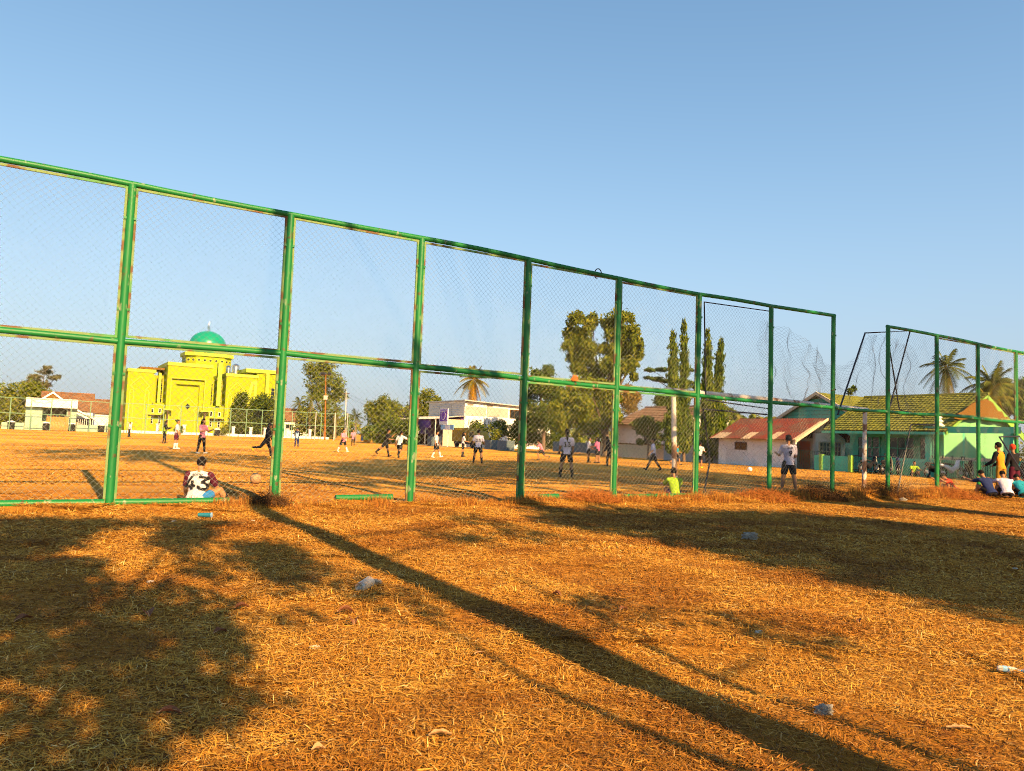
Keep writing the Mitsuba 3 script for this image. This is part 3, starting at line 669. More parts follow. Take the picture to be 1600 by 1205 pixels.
# goods in the dark shop
for i, (y, w, z1, mt_) in enumerate(((75.8, 1.0, 1.2, 'grey_sheet'), (78.6, 1.3, 1.0, 'cream_sheet'), (81.9, 1.8, 1.5, 'dark_wood'), (85.4, 1.4, 1.1, 'grey_plaster'))):
    g_ = thing('shop_crate', ['grey sheet crate', 'cream crate', 'dark wooden crate', 'rough grey crate'][i] + ' stacked inside the dark canopy shop', 'crate')
    m = FB(); 
    for q in range(4): m.box(43.2, 44.2, y, y + w, .1 + q * z1 / 4, .1 + (q + .82) * z1 / 4)
    m.box(43.25, 44.15, y + .05, y + w - .05, .1, z1)
    put(g_, 'boards', m, mt_)

# ---- yellow truck parked beside the canopy shop
tr = thing('box_truck', 'mustard yellow box truck parked in front of the white building', 'truck')
put(tr, 'cargo_box', FB().box(42.0, 44.0, 66.6, 70.5, .75, 2.35), 'mustard_paint')
m = FB()
for i in range(8): m.box(41.95, 41.998, 66.7 + i * .5, 66.76 + i * .5, .8, 2.3)
put(tr, 'ribs', m, 'mustard_paint')
put(tr, 'cab', FB().poly([[42.05, 66.5, .6], [42.05, 64.7, .6], [42.05, 64.6, 1.2], [42.05, 65.1, 2.0], [42.05, 66.5, 2.05]], [1.85, 0, 0]), 'mustard_paint')
put(tr, 'side_window', FB().poly([[42.04, 66.2, 1.3], [42.04, 65.0, 1.3], [42.04, 65.3, 1.88], [42.04, 66.2, 1.9]], [-.02, 0, 0]), 'dark_glass')
for y in (65.4, 69.4): put(tr, 'wheel', FB().tube([[42.0, y, .42], [42.25, y, .42]], .42, 18), 'black_rubber', 40)
put(tr, 'chassis', fbox(42.2, 43.8, 64.9, 70.4, .45, .74), 'dark_steel')

# ---- roadside sign
sg = thing('purple_sign', 'tall purple and white advertising sign on a pole beside the truck', 'sign')
put(sg, 'pole', FB().tube([[41.5, 70.6, -.1], [41.5, 70.6, 2.7]], .06, 8), 'white_frame', 40)
bd = put(sg, 'board', fbox(41.42, 41.52, 70.75, 73.0, 2.72, 4.7), 'white_print')
put(bd, 'purple_panel', fbox(41.40, 41.418, 70.95, 72.8, 3.12, 4.58), 'purple_print')
put(bd, 'white_disc', FB().tube([[41.385, 71.9, 3.86], [41.398, 71.9, 3.86]], .56, 24), 'white_print')
put(bd, 'purple_disc', FB().tube([[41.37, 71.9, 3.86], [41.384, 71.9, 3.86]], .47, 24), 'purple_print')
put(bd, 'pale_band', fbox(41.372, 41.399, 71.0, 72.75, 4.36, 4.42), 'white_print')
s2_ = put(sg, 'small_board', fbox(41.45, 41.5, 69.1, 72.6, 2.1, 2.7), 'light_blue')
put(s2_, 'pale_patch', fbox(41.43, 41.448, 70.2, 71.4, 2.2, 2.62), 'white_print')

# ---- blue-grey sheet barrels and crates by the field edge
for i, (y0, y1, z1) in enumerate(((60.0, 61.4, 1.08), (56.6, 58.6, 1.08), (75.0, 76.2, 1.2))):
    cr = thing('slatted_bin', ['blue-grey slatted bin left of the dark bush', 'wider blue-grey slatted bin right of the player with the shirt number 15', 'grey slatted bin under the canopy shop'][i], 'bin')
    m = FB()
    for q in range(6): m.box(41.4, 42.4, y0, y1, .02 + q * z1 / 6, (q + .78) * z1 / 6)
    put(cr, 'slats', m, 'blue_grey_sheet'); put(cr, 'core', fbox(41.43, 42.37, y0 + .03, y1 - .03, .0, z1 - .02), 'blue_grey_sheet')
gw = thing('grey_fence_wall', 'low grey board fence below the dark tree left of the big tree', 'wall')
for i in range(13): put(gw, 'board', fbox(45.0, 45.06, 45.2 + i * .62, 45.78 + i * .62, .12 + .02 * (i % 3), 1.15 + .03 * (i % 2)), 'blue_grey_sheet')
put(gw, 'rail', fbox(45.065, 45.12, 45, 53.2, .5, .62), 'grey_sheet')

# ---- low house behind the small dark tree
h9 = house('low_house', 'low house with a weathered brown tile roof behind the small dark tree', 45.5, 54, 35.5, 44, 3.0, 4.7, 'b', 'dull_tile', 'white_plaster', tile=10)
win(h9, 'a', 38.0, 39.6, .9, 2.2, 45.5); win(h9, 'b', 47.2, 48.8, 1.0, 2.2, 35.5)
pw = thing('pink_wall', 'low cream garden wall behind the dark hedge', 'wall')
put(pw, 'wall', fbox(44.0, 44.2, 34.0, 44.5, -.1, 1.15), 'cream_plaster'); put(pw, 'coping', fbox(43.93, 44.27, 34, 44.5, 1.151, 1.25), 'brown_board')
gw = thing('grey_wall', 'plain grey plastered wall between the column trees and the hedge', 'wall')
put(gw, 'wall', fbox(42.0, 42.2, 26.6, 33.2, -.1, 1.45), 'grey_plaster'); put(gw, 'coping', fbox(41.95, 42.25, 26.6, 33.2, 1.451, 1.52), 'grey_plaster')

# ---- red roofed house
rh = thing('red_roof_house', 'whitewashed house under a faded red sheet roof', 'house')
wk = put(rh, 'wall', FB().box(41.0, 41.2, 20.4, 26.4, -.1, 2.0).box(41.2, 46.5, 26.2, 26.4, -.1, 2.0).box(43.3, 46.5, 20.0, 20.2, -.1, 2.4), 'white_plaster')
win(wk, 'a', 23.85, 24.8, 1.12, 1.55, 41.0, 'dark_wood', 'brown_board', t=.05)
win(wk, 'b', 43.7, 44.8, .9, 1.75, 20.0, 'cream_plaster', bars=(2, 2)); win(wk, 'b', 45.3, 45.9, .9, 1.8, 20.0, 'cream_plaster', bars=(1, 2))
put(rh, 'porch_post', fbox(40.95, 41.12, 19.75, 19.95, -.1, 1.95), 'white_plaster')
put(rh, 'door', fbox(43.2, 43.28, 20.35, 21.2, .0, 1.8), 'orange_door')
put(rh, 'porch_wall', fbox(43.28, 43.4, 20.2, 26.2, -.1, 2.0), 'cream_plaster')
for i in range(11): put(rh, 'porch_bar', FB().tube([[41.3 + i * .22, 19.7, .05], [41.3 + i * .22, 19.7, 1.15]], .018, 5), 'rusty_frame')
put(rh, 'porch_rail', FB().box(41.25, 43.6, 19.69, 19.71, 1.14, 1.18), 'rusty_frame')
ns = 8
for i in range(ns):
    y0, y1 = 19.3 + i * (26.7 - 19.3) / ns, 19.3 + (i + 1.04) * (26.7 - 19.3) / ns
    dz = .012 * (i % 2)
    corrugated(rh, [40.35, y0, 1.84 + dz], [40.35, y1, 1.84 + dz], [43.6, y0, 3.36 + dz], [43.6, y1, 3.36 + dz], 5, 'red_roof', 'roof_sheet')
    corrugated(rh, [47.0, y1, 1.84 + dz], [47.0, y0, 1.84 + dz], [43.6, y1, 3.36 + dz], [43.6, y0, 3.36 + dz], 5, 'red_roof', 'roof_sheet')
for y0, y1, s_ in ((25.3, 26.4, .9), (23.0, 23.7, 1.0), (20.9, 21.5, 1.1), (19.25, 19.45, 3.0)):
    corrugated(rh, [40.25, y0, 1.84], [40.25, y1, 1.84], [40.35 + s_ * .9, y0, 1.90 + s_ * .42], [40.35 + s_ * .9, y1, 1.90 + s_ * .42], 3, 'patch_tin', 'patch_sheet')
put(rh, 'verge_board', FB().poly([[40.3, 19.22, 1.62], [43.6, 19.22, 3.22], [43.6, 19.22, 3.40], [40.3, 19.22, 1.84]], [0, .06, 0]), 'cream_plaster')
put(rh, 'gable_infill', FB().poly([[42.0, 20.05, 2.45], [43.6, 20.05, 3.2], [45.2, 20.05, 2.45]], [0, .1, 0]), 'grey_plaster')

# ---- teal gable house behind the red roof
tg = thing('teal_gable_house', 'teal boarded gable of a house with an olive tile roof behind the red roof', 'house')
gb0, gb1, gm, ga = 19.2, 27.2, 23.2, 48.0
put(tg, 'wall', FB().box(ga, 56, gb0, gb1, -.1, 3.25), 'teal_plaster')
for i in range(7):
    z0, z1 = 3.26 + i * .3, 3.53 + i * .3
    w0, w1 = (5.35 - z0) / 2.1 * 4.0, (5.35 - z1) / 2.1 * 4.0
    if w1 > .05: put(tg, 'gable_board', FB().poly([[ga + .01 * (i % 2), gm - w0, z0], [ga + .01 * (i % 2), gm + w0, z0], [ga + .01 * (i % 2), gm + w1, z1], [ga + .01 * (i % 2), gm - w1, z1]], [.1, 0, 0]), 'teal_plaster')
put(tg, 'verge', strip(FB(), [(gb1 + .6, 2.95), (gm, 5.42), (gb0 - .6, 2.95)], ga - .35, .22, .08, 'a'), 'cream_plaster')
tiles(tg, [ga - .4, gb0 - .6, 2.95], [56.4, gb0 - .6, 2.95], [ga - .4, gm, 5.45], [56.4, gm, 5.45], 14, 28, 'green_tile')
tiles(tg, [56.4, gb1 + .6, 2.95], [ga - .4, gb1 + .6, 2.95], [56.4, gm, 5.45], [ga - .4, gm, 5.45], 14, 28, 'green_tile')

# ---- long green house with the olive tiled roof
gh = thing('green_house', 'long mint green house with an olive tile roof and a brown gable board', 'house')
g0, g1 = 10.2, 17.2
body = put(gh, 'wall', FB().box(43.0, 43.2, g0, g1, -.1, 2.9).box(43.2, 48.6, g1 - .2, g1, -.1, 2.9).box(48.4, 48.6, g0, g1, -.1, 2.6), 'teal_plaster')
gable = put(gh, 'gable_wall', FB().poly([[41.1, g0, -.1], [48.8, g0, -.1], [48.8, g0, 2.6], [45, g0, 4.6], [41.1, g0, 2.6]], [0, .2, 0]), 'mint_plaster')
gq = g0 - .46
put(gable, 'gable_board', FB().poly([[41.3, gq, 3.22], [42.0, gq, 3.17], [42.6, gq, 3.24], [43.2, gq, 3.33], [43.7, gq, 3.29], [44.4, gq, 3.36], [45.1, gq, 3.30], [45.8, gq, 3.26], [46.4, gq, 3.34], [46.8, gq, 3.24], [47.3, gq, 3.30], [46.95, gq, 3.56], [46.6, gq, 3.52], [46.3, gq, 3.86], [45.9, gq, 3.82], [45.3, gq, 4.30], [44.6, gq, 4.48], [43.9, gq, 4.30], [43.2, gq, 4.16], [42.2, gq, 3.66], [41.7, gq, 3.5]], [0, .05, 0]), 'brown_board')
m = FB().poly([[45.0, g0 - .38, 4.72], [45.0, g0 - .38, 4.32], [49.3, g0 - .38, 2.05], [49.3, g0 - .38, 2.45]], [0, .07, 0])
put(gh, 'verge_board', m, 'lime_paint')
put(gh, 'verge_board', FB().poly([[40.7, g0 - .36, 2.28], [45.0, g0 - .36, 4.58], [45.0, g0 - .36, 4.74], [40.7, g0 - .36, 2.44]], [0, .05, 0]), 'lime_paint')
tiles(gh, [40.6, g1 + .3, 2.46], [40.6, g0 - .35, 2.46], [45, g1 + .3, 4.74], [45, g0 - .35, 4.74], 17, 30, 'green_tile')
tiles(gh, [49.3, g0 - .35, 2.46], [49.3, g1 + .3, 2.46], [45, g0 - .35, 4.74], [45, g1 + .3, 4.74], 17, 30, 'green_tile')
put(gh, 'ridge_cap', FB().tube([[45, g0 - .4, 4.80], [45, g1 + .35, 4.80]], .1, 6), 'green_tile')
put(gh, 'fascia', fbox(40.55, 40.62, g0 - .3, g1 + .3, 2.30, 2.45), 'teal_plaster')
for y0, y1 in ((15.2, 16.6), (13.0, 14.5), (11.3, 12.6)): win(body, 'a', y0, y1, .9, 2.15, 43.0, 'teal_plaster', 'teal_glass', bars=(2, 1))
put(gh, 'veranda_post', fbox(40.9, 41.1, 14.7, 14.9, -.1, 2.4), 'teal_plaster')
pg = thing('green_portico', 'teal concrete frame of columns and a beam in front of the mint gable', 'portico')
put(pg, 'beam', fbox(40.85, 41.05, 6.3, 11.1, 2.42, 2.75), 'teal_plaster')
for y in (10.75, 6.7, 5.2): put(pg, 'column', fbox(40.8, 41.1, y, y + .32, -.1, 2.418), 'teal_plaster')
put(pg, 'beam_back', fbox(41.06, 43.0, 10.8, 11.0, 2.44, 2.73), 'teal_plaster')
w1_ = thing('teal_wall', 'low teal wall with pale end posts in front of the red roofed house', 'wall')
put(w1_, 'wall', fbox(40.4, 40.55, 15.5, 17.9, -.1, .92), 'teal_plaster')
for y in (17.3, 15.3): put(w1_, 'post', fbox(40.33, 40.62, y, y + .2, -.1, .99), 'lime_paint')
w1_ = thing('teal_wall', 'low teal wall behind the parked motorbikes', 'wall')
put(w1_, 'wall', fbox(40.4, 40.55, 10.3, 13.0, -.1, .95), 'teal_plaster')
for y in (12.95, 10.1): put(w1_, 'post', fbox(40.33, 40.62, y, y + .2, -.1, 1.02), 'lime_paint')
bf = thing('bar_gate', 'dark barred yard gate between the two low teal walls', 'gate')
for i in range(18): put(bf, 'bar', FB().tube([[40.5, 13.25 + i * .118, .02], [40.5, 13.25 + i * .118, 1.0]], .014, 5), 'dark_steel')
put(bf, 'rail', FB().box(40.48, 40.52, 13.2, 15.3, .97, 1.02).box(40.48, 40.52, 13.2, 15.3, .15, .19), 'dark_steel')
bf = thing('bar_fence', 'dark barred fence with a pink crenellated top below the mint gable', 'fence')
for i in range(24): put(bf, 'bar', FB().tube([[40.5, 7.4 + i * .115, .02], [40.5, 7.4 + i * .115, .98]], .014, 5), 'dark_steel')
m = FB()
for i in range(18): m.box(40.44, 40.56, 7.35 + i * .155, 7.45 + i * .155, 1.0, 1.12 + .0 * i)
m.box(40.45, 40.55, 7.3, 10.1, .95, 1.0)
put(bf, 'top_band', m, 'cream_plaster')
w1_ = thing('teal_wall', 'low teal wall at the right edge behind the standing people', 'wall')
put(w1_, 'wall', fbox(40.4, 40.55, 3.6, 7.2, -.1, 1.05), 'teal_plaster')
for aa, bb, zz, w_ in ((41.0, 10.4, 2.76, 'white tiered ornament on the left column of the teal portico'), (46.2, 6.0, 2.9, 'white tiered ornament on a pillar at the right edge below the palms')):
    fi = thing('tiered_ornament', w_, 'ornament')
    if aa > 45: put(fi, 'pillar', fbox(aa - .2, aa + .2, bb - .2, bb + .2, -.1, zz), 'teal_plaster')
    put(fi, 'tiers', FB().lathe([aa, bb, zz], [(.26, 0), (.30, .05), (.12, .18), (.12, .22), (.24, .27), (.10, .40), (.10, .44), (.18, .48), (.05, .62), (.03, .75), (0, .76)], 14), 'white_frame', 30)
# neighbouring house out of frame on the right: its gable throws the triangular shade on the mint wall
nh = house('neighbour_house', 'gabled neighbour house out of frame on the right', 38.2, 48.2, -3, 1.6, 3.9, 6.35, 'b', 'clay_tile', 'white_plaster')
# ================================================================== TREES: base x, base y, clumps (x, y, z, radius, half height)
TREE = {}
TREE['bushL1'] = (-82.6, 128.0, [(-85.8,129.8,4.4,2.67,2.67),(-83,129.6,5.3,2.35,2.35),(-83.5,128.1,2.2,2.35,2.35),(-80.5,127,3,2.13,2.13)])
TREE['bushL2'] = (-77.0, 126.0, [(-77.6,124.2,5.9,1.78,1.78),(-76.6,125.6,4.9,1.68,1.68),(-78.6,125.6,3.2,2.1,2.1),(-75.6,124.4,3,1.57,1.57),(-76.5,124.3,1.7,1.68,1.68)])
TREE['sparse'] = (-86.0, 140.0, [(-86.2,141.3,10.4,1.17,0.53),(-87.1,140.4,9.3,1.28,0.58),(-83.3,139.4,9.3,0.93,0.42),(-87.9,139.8,8.1,1.28,0.58),(-86.7,141.5,8.2,1.4,0.63),(-84.4,140.6,8,0.7,0.32),(-83.2,140.4,9.7,0.58,0.26),(-84.9,139.8,11.2,0.7,0.32)])
TREE['mos1'] = (-47.4, 136.0, [(-47.7,136,6.6,1.13,1.13),(-48.2,136.5,5,1.25,1.25),(-47.7,134.7,3,1.36,1.36),(-47,136.1,2,1.13,1.13),(-45.8,135.4,1.2,1.13,1.13)])
TREE['mos2'] = (-44.2, 137.0, [(-45,138.3,6.1,1.6,1.6),(-42.6,135.2,4.9,1.83,1.83),(-45.6,137.6,4.2,1.6,1.6),(-44.1,138.7,2.7,2.06,2.06),(-45.2,136.2,2.1,1.37,1.37),(-42.3,138.2,3.3,1.37,1.37)])
TREE['mid_tall'] = (-39.0, 160.0, [(-40.6,161.8,13.6,2.13,2.13),(-41.8,158.4,14.2,1.47,1.47),(-38.3,160.8,14.5,1.73,1.73),(-36.6,157.7,11.3,2.13,2.13),(-40.7,160,11.3,2.13,2.13),(-35.9,159.8,9,1.6,1.6),(-38.4,158.3,8.8,2.67,2.67),(-41,159.3,8.3,1.87,1.87),(-39.8,160.8,16,1.2,1.2)])
TREE['mid_low'] = (-37.0, 150.0, [(-39.5,149.2,4.3,1.88,1.88),(-36.8,148.5,3.8,2,2),(-34.6,150.9,3.9,2,2),(-40.8,149.8,2,1.38,1.38),(-35.8,151.2,1.7,1.75,1.75),(-32.6,149.3,2.7,1.25,1.25),(-37.9,149.4,1.6,1.5,1.5)])
TREE['bushM1'] = (-17.8, 104.0, [(-18.8,104.7,4.6,1.04,1.04),(-17.2,104,5.3,1.04,1.04),(-15.8,104,4.7,1.04,1.04),(-17.9,103.3,3.3,1.21,1.21),(-16.1,102.7,3.2,1.21,1.21),(-17.5,104.8,4.2,0.87,0.87)])
TREE['bushM2'] = (-15.6, 101.0, [(-18.5,100.2,1.4,0.84,0.84),(-17.4,101.9,1.5,1.18,1.18),(-15.5,100.6,1.9,1.26,1.26),(-14.4,102.2,1.1,1.18,1.18),(-13.2,100.7,2.3,1.18,1.18),(-16.5,101.8,0.3,0.84,0.84),(-12.8,101.1,0.8,0.84,0.84)])
TREE['roundM'] = (-13.0, 122.0, [(-14.6,121.4,6.6,1.12,1.12),(-13.4,122.6,7.5,1.12,1.12),(-12.1,122.4,6.5,1.02,1.02),(-13.9,122.5,5.2,1.32,1.32),(-12,121.9,5.1,1.02,1.02),(-16,121.5,5.3,0.81,0.81),(-15.3,122.3,4.2,1.02,1.02)])
TREE['darkL'] = (4.0, 92.0, [(3.4,90.8,7.9,1.38,1.38),(2.6,92.5,6.4,1.23,1.23),(4.8,92.4,7.1,1.38,1.38),(4.2,91.8,9.5,0.77,0.77),(5.7,92.9,5,1.38,1.38),(3.1,91.2,4.9,1.23,1.23),(4.6,91.7,3.8,1.38,1.38),(2.5,92.7,3.4,1.07,1.07),(2.9,91.8,9.1,0.61,0.61)])
TREE['shrubW'] = (-2.8, 98.0, [(-4.5,98.3,2.6,0.73,0.73),(-3.6,98.2,2.1,0.73,0.73),(-4,98.6,1.4,0.65,0.65)])
TREE['shrubW2'] = (-1.5, 97.0, [(-2.1,97.8,2.6,0.73,0.73),(-1.2,97.3,3,0.65,0.65),(-0.6,97.5,2.2,0.73,0.73),(-1.7,96.5,1.7,0.65,0.65),(-2.3,97.3,0.8,0.57,0.57)])
TREE['shrubW3'] = (2.0, 95.0, [(0.7,95.7,2.7,0.87,0.87),(1.6,94.8,3.4,0.95,0.95),(2.8,95.1,3.1,0.79,0.79),(0.9,95,1.6,0.95,0.95),(2.2,96.1,1.8,1.11,1.11),(3.4,94.6,1.5,0.95,0.95),(4.5,94.8,1.1,0.95,0.95),(5.7,94,1.3,0.95,0.95)])
TREE['big_left'] = (9.0, 73.0, [(6,72.9,12.7,0.79,0.79),(6.8,73.2,12.2,0.79,0.79),(5.7,73.8,11.6,0.85,0.85),(6.5,73.8,11,0.91,0.91),(5.2,72.8,10.2,0.55,0.55),(6.2,73.9,9.8,0.85,0.85),(7,72.4,9.9,0.85,0.85),(7.5,73.4,13,0.55,0.55),(5.4,72.7,9.2,0.43,0.43),(7,72.8,8.4,0.97,0.97),(6,72.5,8.2,0.55,0.55),(8,73.7,7.6,0.85,0.85)])
TREE['big_right'] = (9.0, 72.0, [(8.9,72.5,12.8,0.66,0.66),(9.7,71.5,13,0.66,0.66),(10.7,72,13,0.54,0.54),(11.1,71.6,11.7,0.66,0.66),(10.2,72,11.6,0.78,0.78),(9.2,72.1,11.5,0.66,0.66),(11.4,71.4,10.4,0.72,0.72),(10.6,72.7,10.2,0.84,0.84),(11.8,71.8,9.5,0.42,0.42),(9.5,71.9,9.9,0.66,0.66),(11,71.4,8.6,0.66,0.66),(9.9,71.1,8.2,0.84,0.84),(8.9,71.5,8.5,0.72,0.72),(11.4,71.9,7.5,0.36,0.36),(9.4,72.8,7.3,0.84,0.84),(8.6,72.5,10.1,0.54,0.54)])
TREE['big_low'] = (8.7, 70.0, [(8.2,70,6,0.88,0.88),(7,69.9,6.2,0.82,0.82),(5.8,70.3,6.3,0.76,0.76),(5,70.6,5.2,0.82,0.82),(6.4,69.6,4.6,0.99,0.99),(8,70.6,4.5,0.93,0.93),(9.1,69.8,5.3,0.76,0.76),(5.5,70.2,3.5,0.93,0.93),(4.1,70.4,4.1,0.7,0.7),(7,70,3,0.88,0.88),(4.8,70.2,2.5,0.58,0.58),(8.3,70.3,3,0.76,0.76),(9.3,69.2,3.6,0.7,0.7),(6.2,69.5,1.8,0.53,0.53),(7.7,69.6,1.8,0.53,0.53),(4.5,69.7,3.2,0.53,0.53)])
TREE['small_dark'] = (11.5, 64.0, [(10.6,63.6,2.8,0.53,0.4),(11.3,63.5,3.1,0.53,0.4),(12.1,63.7,2.7,0.53,0.4),(11,64.1,2.2,0.43,0.32),(11.8,64.5,2,0.59,0.44),(12.6,63.8,1.9,0.48,0.36),(10.8,63.9,1.4,0.32,0.24),(12.1,63.9,1.2,0.37,0.28),(12.9,64.2,2.9,0.37,0.28)])
TREE['hedge'] = (12.1, 76.0, [(11.1,76.2,0.2,0.32,0.28),(11.8,76.4,0.3,0.38,0.34),(12.3,75.9,0.3,0.38,0.34),(13,76.2,0.3,0.38,0.34)])
TREE['bgA'] = (17.5, 112.0, [(17,111.7,8.8,0.93,0.93),(18.1,112.7,8,0.93,0.93),(16.4,111.6,7.6,0.75,0.75),(17.5,112.9,6.7,1.12,1.12)])
TREE['bgB'] = (20.0, 100.0, [(19.3,100,7,0.67,0.67),(20.3,100.3,7.2,0.67,0.67),(19.8,100.1,6,0.83,0.83)])
TREE['terrace'] = (13.7, 62.0, [(11.1,61.8,7.2,0.41,0.12),(12.1,62,7.3,0.47,0.13),(12.9,61.5,7.3,0.47,0.13),(14.1,61.6,7.3,0.41,0.12),(11,62,6.6,0.31,0.09),(11.7,62,6.5,0.47,0.13),(12.5,62.3,6.4,0.47,0.13),(13.1,61.5,6.4,0.47,0.13),(14.2,62.1,6.3,0.47,0.13),(15,62,6,0.47,0.13),(15.8,62.1,6.3,0.41,0.12),(16.6,62.2,6.2,0.31,0.09)])
TREE['bgC'] = (20.0, 70.0, [(19.2,70,4.6,0.53,0.53),(20,70.1,4.1,0.58,0.58),(19,70,3.7,0.58,0.58),(20.6,70.1,3.8,0.47,0.47)])
TREE['bgD'] = (36.1, 80.0, [(35.2,79.8,7.5,0.33,0.33),(35.7,80,7.8,0.27,0.27)])
TREE['palm_bush'] = (49.5, 78.0, [(49,78.3,7.9,0.78,0.78),(49.5,77.4,8.2,0.84,0.84),(51.4,78.8,8,0.78,0.78),(49.6,78.5,6.9,0.91,0.91),(51.3,78.9,6.7,0.91,0.91),(51.4,77.6,7.3,0.78,0.78),(52,77.9,8.5,0.65,0.65),(47.7,77.7,6.4,0.65,0.65),(51.5,77.2,5.8,0.78,0.78)])
SHADE_L = [(1.11,-2.37,4.79,0.22),(0.97,-1.37,4.59,0.3),(0.16,-0.53,6.32,0.27),(1.17,-1.47,4.91,0.28),(2.24,-1.25,5.73,0.28),(0.54,-0,5.97,0.26),(2.08,-2.28,4.61,0.28),(2.35,-2.32,4.93,0.25),(-0.58,-0.29,6.02,0.22),(2.88,-1.08,5.01,0.22),(0.91,-1.7,4.21,0.29),(0.46,-1.07,5.8,0.27),(2.04,-1.5,4.34,0.29),(1.75,0.05,6.23,0.2),(1.89,-0.3,5.48,0.24),(0.47,-0.69,5.76,0.21),(0.25,-0.8,5.83,0.3),(1.75,-2.19,4.3,0.21),(-0.05,-0.87,5.14,0.25),(1.22,-1.75,4.46,0.31),(1.99,-2.09,4.32,0.24),(2.79,-0.59,5.52,0.27),(2.29,-2.39,3.64,0.23),(2.3,0.25,6.26,0.27),(2.05,-0.41,6.21,0.23),(0.71,-1.6,4.7,0.2),(0.25,-1.24,4.87,0.3),(0.77,-1.3,5.78,0.28),(1.92,-0.4,5.99,0.21),(0.67,-1.67,5.56,0.24),(0.73,-0.43,6.04,0.24),(-0.28,-0.21,5.54,0.28),(1.78,-2.39,3.85,0.22),(0.19,-0.43,6.01,0.3),(1.45,-2.31,4.52,0.27),(0.23,-0.72,5.15,0.26),(0.72,-0.96,6.09,0.21),(2.58,-2.34,4.45,0.27),(1.19,-0.18,6.16,0.27),(1.99,-2.45,4.04,0.26),(2.76,-1.12,5.11,0.21),(1,-1.8,4.59,0.25),(-0.02,-0.83,5.26,0.3),(0.92,-1.97,4.2,0.2),(-0.38,-0.18,6.06,0.31),(1.58,-2.69,4.28,0.21),(0.93,-1,5.55,0.27),(3.05,-1.27,5.57,0.21),(-0.23,-0.64,5.37,0.29),(3.38,-1.56,5.64,0.22),(2.25,-1.32,5.56,0.22),(1.32,-2.44,4.28,0.24),(1.09,-1.45,5.12,0.22),(0.84,-1.75,5.33,0.3),(1.3,-2.23,3.15,0.28),(-0.65,-0.21,5.8,0.22),(0.88,-1.6,5.06,0.25),(1.57,-1.5,4.45,0.28),(1.53,-2.03,4.8,0.25),(0.11,0.11,5.94,0.26),(0.69,-1.64,4.92,0.24),(2.22,-2.53,4.25,0.23),(-0.21,-0.72,6.01,0.23),(1.76,0.59,5.94,0.21),(2.24,-2.16,3.71,0.25),(2.08,-0.05,6.18,0.29),(1.96,-0.34,5.74,0.29),(1.42,-2.07,3.86,0.3),(-0.42,-0.31,5.41,0.27),(3.15,-1.56,4.96,0.3),(2.41,-1.14,5.85,0.3),(0.88,-0.15,6.01,0.3),(3.21,-1.54,5.09,0.25),(0.46,-0.59,5.54,0.27),(0.55,-0.29,5.58,0.22),(-0.75,-0.05,6,0.21),(0.58,-0.63,6.18,0.24),(2.05,-2.55,4.36,0.25),(2.3,-2.02,4.09,0.23),(1.79,-2.71,3.23,0.24),(2.23,-2.61,3.88,0.26),(0.9,-0.72,6.03,0.28),(2.15,-1.83,4.37,0.24),(2.88,-0.79,4.99,0.28),(1.98,-2.27,4.76,0.3),(1.91,-2.3,3.45,0.31),(3.29,-1.38,5.78,0.28),(-0.17,-0.61,5.25,0.28),(2.12,-0.61,6.47,0.31),(1.78,-0.06,6.43,0.28),(0.46,-1.62,5.3,0.29),(-0.09,-0.4,5.81,0.27),(1.4,-1.92,3.99,0.29),(0.05,-0.89,6.26,0.24),(1.08,-1.18,4.63,0.28),(1.07,-1.95,3.67,0.22),(2.37,-1.45,5.04,0.24),(3.11,-1.34,5.83,0.24),(1.11,-1.05,4.82,0.25),(0.45,-0.71,6.06,0.3),(1.43,-0.26,6.1,0.24),(0.39,-0.63,5.23,0.27),(1.03,-1.83,4.05,0.22),(1.61,-2.3,3.89,0.21),(2.48,-1.62,5.27,0.31),(0.3,-0.74,6.3,0.3),(1.49,-2.24,4.99,0.22),(-0.27,-0.73,5.77,0.31),(0.95,-1.08,5.79,0.21),(1.9,-1.94,3.67,0.29),(2.39,-0.78,6.18,0.26),(1.27,-2.33,3.5,0.3),(0.84,-1.81,4.66,0.31),(2.91,-1.24,5.33,0.28),(2.18,-2.22,4.23,0.21),(0.79,-1.31,4.65,0.23),(0.76,-1.81,4.31,0.23),(1.62,-2.47,3.24,0.23),(2.19,-1.25,5.86,0.23),(0.38,-1.4,4.84,0.31),(1.95,-0.56,5.94,0.23),(2.08,-0.95,5.98,0.27),(0.61,-1.43,5.31,0.2),(1.15,-0.79,6.22,0.24),(2.35,-2.32,4.12,0.21),(0.74,-0.49,5.59,0.3),(1.14,-1.61,4.25,0.27),(2.6,-2.44,4.63,0.22),(0.98,-1.62,4.96,0.27),(0.11,-0.58,5.36,0.31),(2.08,-0.18,5.99,0.29),(1.14,-1.75,5.38,0.26),(0.79,0.08,6.01,0.23),(0.14,-0.92,5.72,0.24),(2.06,0.54,5.93,0.21)]
